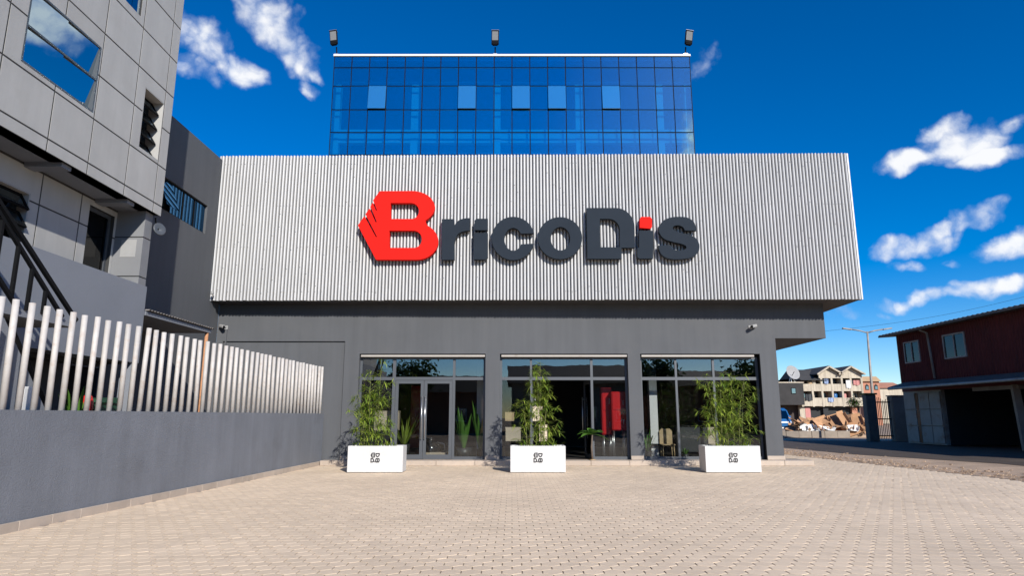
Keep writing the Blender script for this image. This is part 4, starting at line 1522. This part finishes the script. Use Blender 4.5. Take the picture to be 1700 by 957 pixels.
for (a, b, c, d), lab in ((w1, 'white framed sliding window'), (w2, 'window with one dark broken pane')):
    fm = MB()
    t_ = 0.07
    fm.box(HXF + 0.0, HXF + 0.1, a, a + t_, c, d)
    fm.box(HXF + 0.0, HXF + 0.1, b - t_, b, c, d)
    fm.box(HXF + 0.0, HXF + 0.1, a + t_, b - t_, c, c + t_)
    fm.box(HXF + 0.0, HXF + 0.1, a + t_, b - t_, d - t_, d)
    fm.box(HXF + 0.0, HXF + 0.1, (a + b) / 2 - 0.03, (a + b) / 2 + 0.03, c + t_, d - t_)
    o = fm.build('window', M['container'] if lab[0] == 'w' else M['tin_dark'], SH)
    o['label'] = lab
    box('pane', M['glass_dim'], o, HXF + 0.05, HXF + 0.06, a + t_, (a + b) / 2 - .03, c + t_, d - t_)
    box('pane', M['glass_dim'], o, HXF + 0.05, HXF + 0.06, (a + b) / 2 + .03, b - t_, c + t_, d - t_)
rf = MB()
nR = 70
vs = []
for i in range(nR * 2 + 1):
    yv = 15.8 + (39.4 - 15.8) * i / (nR * 2)
    yb_ = 15.8 + (34.5 - 15.8) * i / (nR * 2)  # unseen rear edge set deep and skewed to shape the shed's shadow
    dz = 0.05 if i % 2 else 0
    vs += [(HXF - 0.55, yv, 6.28 + dz), (HXF + 12, yb_, 6.7 + dz), (HXF - 0.55, yv, 6.18), (HXF + 12, yb_, 6.6)]
fs = []
for i in range(nR * 2):
    a, b = 4 * i, 4 * i + 4
    fs += [(a, a + 1, b + 1, b), (a + 2, b + 2, b + 3, a + 3), (a, b, b + 2, a + 2)]
fs += [(0, 2, 3, 1), tuple(4 * nR * 2 + k for k in (0, 1, 3, 2))]
rf.add(vs, fs)
rf.build('roof', M['tin_dark'], SH)
MB().prism([(HXF + 0.262, Y1 - 0.1), (HXF + 0.262, Y1 - 0.3), (HXF + 11.8, 34.0), (HXF + 11.8, 34.2)], 'z', 0, 6.2).build('far_wall', M['shed_red'], SH, recalc=True)
box('back_wall', M['dark_in'], SH, HXF + 11.5, HXF + 11.7, Y0 + 0.25, 34.05, 0, 6.53)
box('near_wall', M['shed_red'], SH, HXF + 0.262, HXF + 11.8, Y0, Y0 + 0.2, 0, 6.3)
aw = MB()
aw.prism([(HXF - 1.0, 3.05), (HXF - 1.0, 3.15), (HXF + 0.05, 3.45), (HXF + 0.05, 3.35)], 'y', Y0, Y1 - 0.4)
aw.build('lean_to_roof', M['tin_dark'], SH)
MB().tube([(HXF - 1.02, Y0, 3.06), (HXF - 1.02, Y1 - 0.5, 3.06)], 0.07, 8).build('gutter', M['tin'], SH)
MB().tube([(HXF - 0.4, 35.6, 6.18), (HXF - 0.06, 35.5, 6.0), (HXF - 0.06, 35.3, 3.5)], 0.06, 8).build('downpipe', M['container'], SH)
MB().box(HXF + 0.1, HXF + 0.3, 35.2, 38.6, 0.0, 2.9).build('lower_wall', M['container'], SH)
for (a, b) in ((35.25, 36.15), (36.2, 37.1), (37.45, 38.5)):
    for (c, d) in ((0.08, 0.95), (1.0, 1.85), (1.9, 2.8)):
        box('container_panel', M['container'], SH, HXF + 0.03, HXF + 0.098, a, b, c, d, 0.012)
for yb in (37.2, 37.32):
    MB().tube([(HXF + 0.04, yb, 0.05), (HXF + 0.04, yb, 2.8)], 0.025, 6).build('lock_rod', M['rust'], SH)
box('bay_back', M['dark_in'], SH, HXF + 5.0, HXF + 5.1, 16.3, 36.0, 0, 2.9)
box('bay_side', M['dark_in'], SH, HXF + 0.3, HXF + 5.0, 35.15, 35.25, 0, 2.9)
box('bay_ceiling', M['dark_in'], SH, HXF + 0.27, HXF + 5.0, 16.2, 35.1, 2.9, 2.95)
bar_ = MB()
bar(bar_, (HXF - 0.05, 29.6, 0), (HXF + 0.05, 29.9, 2.9), 0.28)
bar_.build('post', M['concrete'], SH)
box('lintel', M['concrete'], SH, HXF - 0.02, HXF + 0.25, 29.6, 32.6, 2.72, 2.898)

# gate and walls beyond the shed
GW = thing('gate_pillar_wall', 'dark mossy block wall at the far end of the road beside the barred gate', 'wall', (22.6, 42, 0))
box('block', M['tin_dark'], GW, 22.42, 23.05, 41.8, 42.3, -0.05, 2.85, 0.03)
box('capping', mat('mossy cap', (0.14, 0.16, 0.05), 0.95, 0.2, 3), GW, 22.35, 23.12, 41.73, 42.37, 2.852, 2.95, 0.02)
GT = thing('metal_gate', 'black barred metal gate between two dark walls', 'gate', (23.6, 42, 0))
for i in range(9):
    MB().box(23.1 + i * 0.108, 23.13 + i * 0.108, 42.0, 42.03, 0.1, 2.6 + 0.1 * math.sin(i)).build('bar', M['black'], GT)
for z in (0.25, 1.3, 2.35):
    MB().box(23.08, 24.04, 42.035, 42.06, z, z + 0.07).build('rail', M['black'], GT)
GP = thing('concrete_gate_post', 'broad dirty concrete post between the barred gate and the shed', 'post', (24.4, 41, 0))
box('post', M['concrete'], GP, 24.06, 25.0, 41.8, 42.4, -0.05, 2.75, 0.03)
box('capping', M['concrete'], GP, 24.02, 25.04, 41.76, 42.44, 2.752, 2.82, 0.01)

# street lamp
LP = thing('street_lamp', 'slender grey street lamp with two outstretched arms', 'street lamp', (24.5, 45, -0.05))
MB().tube([(0, 0, 0), (0.1, 0, 3.5), (0.2, 0, 7.35)], 0.11, 10, 0.06).build('pole', M['tin'], LP, local=True)
for s in (-1, 1):
    a_ = MB().tube([(0.2, 0, 7.25), (0.2 + s * 0.5, 0, 7.4), (0.2 + s * 1.1, 0, 7.5)], 0.045, 8).build('arm', M['tin'], LP, local=True)
    m = Matrix.Translation((0.2 + s * 1.4, 0, 7.53)) @ Matrix.Rotation(-s * R(8), 4, 'Y')
    MB().mbox(m, 0.62, 0.2, 0.09).build('lamp_head', M['tin'], a_, local=True, bevel=0.02)
# overhead wire
wpts = []
pA, pB = on_y(1371, 550, 60), on_x(1760, 478, 46)
for i in range(17):
    t_ = i / 16
    p = pA.lerp(pB, t_)
    p.z -= 0.5 * math.sin(math.pi * t_)
    wpts.append(p)
wpts = [wpts[0] + (wpts[0] - wpts[1]) * 6] + wpts + [wpts[-1] + (wpts[-1] - wpts[-2]) * 6]
tag(MB().tube(wpts, 0.011, 5).build('power_line', M['black']), 'thin power line sagging across the sky above the shed', 'power line')

# low kerb wall, rubbish heap, van
KW = thing('kerb_wall', 'low worn concrete kerb along the far side of the road', 'kerb', (20, 49.4, 0))
for i in range(10):
    a = 15.5 + i * 0.95
    m = Matrix.Translation((a + 0.47, 49.45 + 0.02 * math.sin(i * 2.3), 0.19))
    MB().mbox(m, 0.935, 0.35, 0.5 + 0.02 * math.sin(i)).build('kerb_stone', M['concrete'], KW, bevel=0.02)
tag(MB().box(8, 60, 49.9, 130, -0.05, 0.1).build('yard_ground', M['dirt']), kind='structure')
HEAP = 'flattened cardboard in the rubbish heap'


def card(x, y_, z, sx, sy, rx, ry, rz, m='card', label=None, name='cardboard_box'):
    mt = Matrix.Translation((x, y_, z)) @ Matrix.Rotation(rz, 4, 'Z') @ Matrix.Rotation(rx, 4, 'X') @ Matrix.Rotation(ry, 4, 'Y')
    mb = MB()
    mb.mbox(mt, sx, sy, 0.03)
    mb.mbox(mt @ Matrix.Translation((sx / 2 - 0.01, 0, 0.13)) @ Matrix.Rotation(R(25), 4, 'Y'), 0.02, sy * 0.96, 0.24)
    mb.mbox(mt @ Matrix.Translation((0, sy / 2 + 0.11, 0.06)) @ Matrix.Rotation(R(30), 4, 'X'), sx * 0.96, 0.24, 0.02)
    o = mb.build(name, M[m])
    return tag(o, label or 'flattened brown cardboard box in the rubbish heap before the cream flats', 'cardboard', HEAP)


rh = random.Random(5)
for i in range(64):
    px = rh.uniform(1318, 1436)
    bump_ = 0.8 + 0.5 * math.exp(-((px - 1408) / 22) ** 2) + 0.15 * math.exp(-((px - 1330) / 12) ** 2)
    Y = rh.uniform(49.8, 53.0)
    X = on_y(px, 710, Y).x
    z = 0.15 + rh.uniform(0.05, 1.0) * bump_ * 1.25 * (1 - abs(Y - 51) / 4)
    card(X, Y, z, rh.uniform(0.5, 1.4), rh.uniform(0.45, 1.0), rh.uniform(0.0, 1.2), rh.uniform(-0.5, 0.5), rh.uniform(-0.8, 0.8))
ht = MB()
for i in range(260):
    px = rh.uniform(1316, 1436)
    Y = rh.uniform(49.7, 53)
    X = on_y(px, 710, Y).x
    m = Matrix.Translation((X, Y, 0.12 + rh.random() * 0.7)) @ Matrix.Rotation(rh.uniform(0, 3), 4, 'Z') @ Matrix.Rotation(rh.uniform(-1, 1), 4, 'X')
    ht.mbox(m, rh.uniform(.1, .45), rh.uniform(.08, .3), rh.uniform(.02, .2))
tag(ht.build('rubbish', mat('mixed rubbish', (0.26, 0.17, 0.11), 0.9, 0.4, 2, rnd=0.7)), kind='stuff')
for i in range(7):
    px = rh.choice((1321, 1338, 1352, 1362, 1381, 1420, 1430)) + rh.uniform(-3, 3)
    X = on_y(px, 716, 49.4).x
    card(X, 49.75, 0.4 + rh.random() * .25, rh.uniform(.4, .9), .3, rh.uniform(0.2, 1.1), rh.uniform(-.4, .4), rh.uniform(-.5, .5), 'white_wall', 'pale torn packing board at the front foot of the rubbish heap', 'packing_board')

VX, VY = 21.05, 52.0
VN = thing('parked_van', 'blue minivan half hidden behind the corner pillar of the shop', 'van', (VX, VY, 0.1))
side = [(0.0, 0.45), (-0.02, 0.95), (0.12, 1.15), (0.75, 1.9), (1.2, 2.05), (3.9, 2.05), (4.15, 1.9), (4.2, 0.45)]
MB().prism(side, 'x', -0.85, 0.85).build('body', M['van_blue'], VN, local=True, bevel=0.05)
gm = glass('van glass', (0.02, 0.03, 0.04), 0.15, 1.5)
wsn = Matrix.Translation((0, 0.41, 1.53)) @ Matrix.Rotation(-math.atan2(0.63, 0.75), 4, 'X')
MB().mbox(wsn, 1.45, 0.03, 0.8).build('windscreen', gm, VN, local=True)
for s in (-1, 1):
    box('side_window', gm, VN, s * 0.852 - 0.01, s * 0.852 + 0.01, 0.95, 3.7, 1.3, 1.85, local=True)
    box('headlight', M['white_wall'], VN, s * 0.62 - 0.14, s * 0.62 + 0.14, -0.045, 0.03, 0.85, 1.02, local=True, bevel=0.02)
    for wy in (0.75, 3.4):
        w_ = MB().tube([(s * 0.7, wy, 0.32), (s * 0.88, wy, 0.32)], 0.32, 18).build('wheel', M['rubber'], VN, local=True)
        MB().tube([(s * 0.881, wy, 0.32), (s * 0.9, wy, 0.32)], 0.18, 12).build('rim', M['steel'], w_, local=True)
    box('mirror', M['van_blue'], VN, s * 1.0 - 0.1, s * 1.0 + 0.1, 0.7, 0.78, 1.25, 1.45, local=True, bevel=0.02)
box('bumper', M['black'], VN, -0.87, 0.87, -0.1, 0.15, 0.4, 0.62, local=True, bevel=0.03)
box('number_plate', M['white_wall'], VN, -0.26, 0.26, -0.115, -0.102, 0.46, 0.57, local=True)

# ------------------------------------------------------------------ far houses
HY_ = 90.0
AP = thing('cream_apartment_block', 'cream flats with twin gables and balconies hung with washing', 'building', (44, HY_, 0))


def hx(px):
    return on_y(px, 660, HY_).x


def hz(py):
    return on_y(1380, py, HY_).z


X0h, X1h = hx(1331), hx(1434)
aw_ = MB()
floors = [(hz(650), hz(638)), (hz(675), hz(661))]
aw_.box(X0h, X1h, HY_ + 1.2, HY_ + 9, 0, hz(627))
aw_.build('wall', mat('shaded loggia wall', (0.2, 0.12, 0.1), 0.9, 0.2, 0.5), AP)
for i, (za, zb) in enumerate(floors):
    box('balcony_parapet', M['cream'], AP, X0h, X1h, HY_, HY_ + 0.2, za, zb)
    box('balcony_floor', M['cream'], AP, X0h, X1h, HY_ + 0.2, HY_ + 1.19, za, za + 0.15)
for px in (1332, 1350, 1366, 1383, 1400, 1415, 1433):
    x = hx(px)
    top = hz(627) if px > 1360 else hz(638)
    box('pier', M['cream'], AP, x - 0.13, x + 0.13, HY_ - 0.03, HY_ + 1.19, hz(676), top)
for (pa_, pb_, pk, e0, e1) in ((1362, 1398, 1378, 622, 626), (1398, 1434, 1414, 622, 626)):
    xa, xb, xk = hx(pa_), hx(pb_), hx(pk)
    MB().prism([(xa, hz(628.5)), (xa, hz(621)), (xk, hz(610)), (xb, hz(621)), (xb, hz(628.5))], 'y', HY_ - 0.05, HY_ + 0.2).build('gable', M['cream'], AP)
    r_ = MB()
    zk, ze = hz(608), hz(621)
    for (xe, s) in ((xa - 0.35, -1), (xb + 0.2, 1)):
        r_.add([(xk, HY_ - 0.5, zk), (xe, HY_ - 0.5, ze), (xe, HY_ + 9, ze), (xk, HY_ + 9, zk), (xk, HY_ - 0.5, zk - .15), (xe, HY_ - 0.5, ze - .15), (xe, HY_ + 9, ze - .15), (xk, HY_ + 9, zk - .15)],
               [(0, 1, 2, 3), (4, 7, 6, 5), (0, 4, 5, 1), (1, 5, 6, 2), (2, 6, 7, 3), (3, 7, 4, 0)])
    ro = r_.build('roof', M['roof_dark'], AP)
    for (xe, s) in ((xa - 0.4, -1), (xb + 0.25, 1)):
        bb = MB()
        bar(bb, (xk, HY_ - 0.56, zk - 0.12), (xe, HY_ - 0.56, ze - 0.12), 0.2)
        bb.build('bargeboard', M['cream'], ro)
MB().prism([(HY_ - 0.3, hz(632)), (HY_ + 4, hz(611)), (HY_ + 8, hz(632))], 'x', hx(1331), hx(1376)).build('roof', M['roof_dark'], AP)
rw = random.Random(9)
for px in (1337, 1357, 1387, 1409, 1424):
    MB().box(hx(px) - 0.03, hx(px) + 0.03, HY_ + 0.9, HY_ + 0.96, hz(661), hz(651)).build('post', M['cream'], AP)
for (pxa, pxb, za, zb, m) in ((1336, 1347, 662, 652, 'dark_in'), (1352, 1364, 662, 652, 'dark_in'), (1385, 1400, 662, 652, 'dark_in'), (1367, 1381, 662, 651, 'terracotta'), (1402, 1414, 662, 651, 'terracotta'), (1418, 1431, 662, 651, 'cream'),
                             (1366, 1380, 638, 629, 'dark_in'), (1384, 1397, 638, 629, 'dark_in'), (1401, 1413, 638, 629, 'dark_in'), (1417, 1430, 638, 629, 'dark_in')):
    o = MB().box(hx(pxa), hx(pxb), HY_ + 1.14, HY_ + 1.19, hz(za), hz(zb)).build('window', M[m], AP)
    MB().box(hx(pxa) + 0.2, hx(pxb) - 0.2, HY_ + 1.12, HY_ + 1.135, hz(za) + 0.1, hz(zb) - 0.15).build('pane', M['glass_dark'], o)
for (pxa, pxb, za, zb, m, lab) in ((1370, 1377, 638, 630, 'bluecloth', 'pale blue sheet hung over the upper balcony of the cream flats'), (1418, 1429, 640, 632, 'pink', 'pink sheet hung over the right upper balcony of the cream flats'),
                                   (1406, 1414, 645, 632, 'white_wall', 'round white cloth on the upper balcony of the cream flats'), (1374, 1383, 668, 661, 'bluecloth', 'blue cloth over the lower balcony of the cream flats'),
                                   (1336, 1348, 666, 655, 'pot', 'dark cloth over the lower left balcony of the cream flats')):
    n_ = 8
    mb = MB()
    vs = []
    for i in range(n_ + 1):
        xx = hx(pxa) + (hx(pxb) - hx(pxa)) * i / n_
        yv = HY_ - 0.12 - 0.06 * math.sin(i * 1.7)
        vs += [(xx, yv, hz(zb)), (xx, yv, hz(za) + 0.05 * math.sin(i)), (xx, yv + 0.03, hz(zb)), (xx, yv + 0.03, hz(za) + 0.05 * math.sin(i))]
    fs = []
    for i in range(n_):
        a, b = 4 * i, 4 * i + 4
        fs += [(a, a + 1, b + 1, b), (a + 2, b + 2, b + 3, a + 3), (a, b, b + 2, a + 2), (a + 1, a + 3, b + 3, b + 1)]
    mb.add(vs, fs)
    tag(mb.build('hanging_cloth', M[m]), lab, 'cloth', 'washing on the balconies')
box('ground_floor_wall', M['dark_in'], AP, X0h + 0.3, X1h - 0.2, HY_ + 1.0, HY_ + 1.19, 0.1, hz(676))
for px, m in ((1333, 'cream'), (1342, 'pink'), (1372, 'dark_in'), (1420, 'terracotta')):
    x = hx(px)
    box('ground_pier', M[m], AP, x - 0.35, x + 0.35, HY_ + 0.5, HY_ + 0.99, 0.1, hz(677))
for k, (px, py, m, lab) in enumerate(((1349, 640, 'tan', 'tan crate on the upper left balcony of the cream flats'), (1389, 661, 'van_blue', 'blue drum on the lower balcony of the cream flats'),
                                      (1355, 636, 'cream', 'pale water tank on the roof terrace of the cream flats'), (1404, 661, 'pink', 'faded pink drum on the lower right balcony of the cream flats'))):
    t = thing('water_drum', lab, 'drum', (hx(px), HY_ + 0.6, hz(py) - 0.6), 0, 'drums on the balconies of the flats')
    MB().lathe([(0, 0), (0.36, 0), (0.38, 0.3), (0.36, 0.6), (0.38, 0.9), (0.36, 1.15), (0, 1.18)], 14).build('body', M[m], t, local=True)
    MB().lathe([(0, 1.181), (0.3, 1.181), (0.3, 1.24), (0, 1.25)], 14).build('lid', M['pot'], t, local=True)
t = thing('balcony_shrub', 'small green shrub spilling over the lower right balcony of the cream flats', 'shrub', (hx(1417), HY_ - 0.1, hz(668)))
mb = MB()
for k in range(240):
    a = rw.uniform(0, 6.28)
    blade(mb, (rw.gauss(0, 0.4), rw.gauss(0, 0.12), rw.gauss(0, 0.3)), (math.cos(a), math.sin(a) * .5, rw.uniform(-.6, .8)), rw.uniform(0.2, 0.5), 0.12, 0.4, 2)
tag(mb.build('foliage', M['tree_leaf'], t, local=True), kind='stuff')
MB().tube([(0, 0.15, -0.6), (0, 0.1, 0.1)], 0.05, 6).build('stem', M['bark'], t, local=True)
AN = thing('dark_annex_building', 'dark walled annex between the shop corner and the cream flats', 'building', (37, HY_, 0))
box('wall', mat('blackish wall', (0.035, 0.033, 0.033), 0.9, 0.3, 0.6), AN, hx(1285), hx(1331) - 0.02, HY_ - 0.8, HY_ + 8, hz(673), hz(637))  # near-black base colour varied by noise
box('ground_floor', mat('blackish brown lower wall', (0.06, 0.045, 0.04), 0.9, 0.3, 0.6), AN, hx(1285), hx(1331) - 0.02, HY_ + 1.5, HY_ + 8, 0.1, hz(673) - 0.003)
box('roof_slab', M['cream'], AN, hx(1285), hx(1332), HY_ - 0.85, HY_ + 8, hz(637) + 0.003, hz(637) + 0.15)
o = box('window', M['black'], AN, hx(1310), hx(1318), HY_ - 0.84, HY_ - 0.8, hz(655), hz(645))
box('pane', M['glass_dark'], o, hx(1311), hx(1317), HY_ - 0.86, HY_ - 0.842, hz(654), hz(646))
DS = thing('satellite_dish', 'big pale satellite dish standing on the dark annex roof', 'satellite dish', (hx(1322), HY_ + 1, hz(636)))
MB().lathe([(0.0, 0.0), (0.4, 0.06), (0.8, 0.22), (1.05, 0.42), (1.0, 0.42), (0.78, 0.28), (0.4, 0.12), (0.0, 0.06)], 20).build('dish', M['patch'], DS, local=True).matrix_local = Matrix.Translation((0, 0, 1.3)) @ Matrix.Rotation(R(68), 4, 'X') @ Matrix.Rotation(R(15), 4, 'Y')
for a in (0, 2.1, 4.2):
    MB().tube([(0.5 * math.cos(a), 0.5 * math.sin(a), 0.0), (0, 0.1, 1.2)], 0.06, 6).build('leg', M['white_wall'], DS, local=True)
MB().tube([(0, -0.2, 1.0), (0, -1.0, 1.5)], 0.04, 6).build('feed_arm', M['black'], DS, local=True)
TH = thing('terracotta_house', 'terracotta house with a tan roof behind the street lamp', 'building', (54, 105, 0))


def tx(px):
    return on_y(px, 660, 105).x


def tz(py):
    return on_y(1440, py, 105).z


MB().box(tx(1433), tx(1462), 105, 112, 0.1, tz(634)).build('wall', M['terracotta'], TH)
MB().prism([(104.6, tz(634) + .003), (106, tz(625)), (111, tz(625)), (112.4, tz(634) + .003)], 'x', tx(1431), tx(1464)).build('roof', M['tan'], TH)
for px in (1441, 1456):
    o = MB().prism([(tx(px - 3), tz(648)), (tx(px + 3), tz(648)), (tx(px + 3), tz(641)), (tx(px), tz(638)), (tx(px - 3), tz(641))], 'y', 104.95, 104.999).build('window', M['dark_in'], TH)
    MB().box(tx(px - 2), tx(px + 2), 104.9, 104.949, tz(647), tz(642)).build('pane', M['glass_dark'], o)
RH = thing('far_house', 'low pale house with a red roof at the foot of the sky beside the shed', 'building', (70, 130, 0))
q0, q1 = on_y(1455, 650, 130), on_y(1500, 650, 130)
MB().box(q0.x, q1.x, 130, 138, 0.1, on_y(1470, 645, 130).z).build('wall', M['cream'], RH)
MB().prism([(129.6, on_y(1470, 645, 130).z + .003), (134, on_y(1470, 634, 130).z), (138.4, on_y(1470, 645, 130).z + .003)], 'x', q0.x - 0.4, q1.x + 0.4).build('roof', M['terracotta'], RH)
HL = MB()
for i in range(41):
    a = -400 + i * 30
    h = 6 + 4 * math.sin(i * 0.7) + 3 * math.sin(i * 1.9)
    HL.v += [(a, 420 + 30 * math.sin(i), -0.2), (a, 470, h)]
HL.f = [(2 * i, 2 * i + 2, 2 * i + 3, 2 * i + 1) for i in range(40)]
HL.sm = [True] * 40
tag(HL.build('hills', mat('far scrub', (0.1, 0.11, 0.06), 0.95, 0.3, 0.05)), kind='structure')

# ------------------------------------------------------------------ across the street, behind the viewer: what the shop glass mirrors


def street_tree(x, y_, h, r, seed, label):
    rnd = random.Random(seed)
    t = thing('street_tree', label, 'tree', (x, y_, 0), 0, 'trees across the street mirrored in the shop glass')
    MB().tube([(0, 0, -0.1), (0.1, 0, h * 0.3), (0.0, 0.1, h * 0.6)], 0.22, 8, 0.1).build('trunk', M['bark'], t, local=True)
    cr = MB()
    for c in range(60):
        d = Vector((rnd.gauss(0, 1), rnd.gauss(0, 1), rnd.gauss(0, 0.7))).normalized() * r * rnd.uniform(0.3, 1)
        c0 = Vector((0, 0, h * 0.68)) + d * Vector((1, 1, 0.8)).length / 1.7
        for l_ in range(26):
            p = c0 + Vector((rnd.gauss(0, .35), rnd.gauss(0, .35), rnd.gauss(0, .3)))
            dd = Vector((rnd.gauss(0, 1), rnd.gauss(0, 1), rnd.gauss(0, 1))).normalized()
            s = dd.orthogonal().normalized() * 0.12
            cr.add([p - s, p + dd * 0.3 - s * .2, p + dd * 0.3 + s * .2, p + s], [(0, 1, 2, 3)])
    tag(cr.build('crown', M['tree_leaf'], t, local=True), kind='stuff')


def low_house(x0, x1, y_, h, ridge, m, label):
    t = thing('street_house', label, 'building', ((x0 + x1) / 2, y_, 0))
    MB().box(x0, x1, y_ - 8, y_, -0.05, h).build('wall', M[m], t)
    MB().prism([(y_ - 8.5, h + .003), (y_ - 4, ridge), (y_ + 0.5, h + .003)], 'x', x0 - 0.4, x1 + 0.4).build('roof', M['roof_dark'], t)
    n_ = max(2, int((x1 - x0) / 3))
    for i in range(n_):
        xx = x0 + (i + 0.5) * (x1 - x0) / n_
        o = MB().box(xx - 0.6, xx + 0.6, y_ + 0.002, y_ + 0.05, 1.0, 2.3).build('window', M['white_wall'], t)
        MB().box(xx - 0.5, xx + 0.5, y_ + 0.052, y_ + 0.06, 1.1, 2.2).build('pane', M['glass_dark'], o)


low_house(-30, -16, -20, 4.2, 6.4, 'cream', 'cream house across the street, mirrored in the left bay')
low_house(-14.5, -3, -21, 3.8, 5.6, 'terracotta', 'terracotta house across the street, mirrored in the middle bay')
low_house(0, 12, -20, 4.6, 6.6, 'cream', 'wide cream house across the street, mirrored in the right bay')
low_house(14, 30, -22, 4.4, 6.2, 'terracotta', 'terracotta house across the street, mirrored at the far right')
street_tree(-9, -17, 7.2, 2.2, 1, 'round tree before the terracotta house across the street')
street_tree(13, -18, 7.6, 2.4, 2, 'round tree beside the wide cream house across the street')
street_tree(-22, -16.5, 7.6, 2.6, 3, 'wide tree before the cream house across the street')
street_tree(22, -18, 7.0, 2.4, 4, 'round tree before the far right terracotta house across the street')
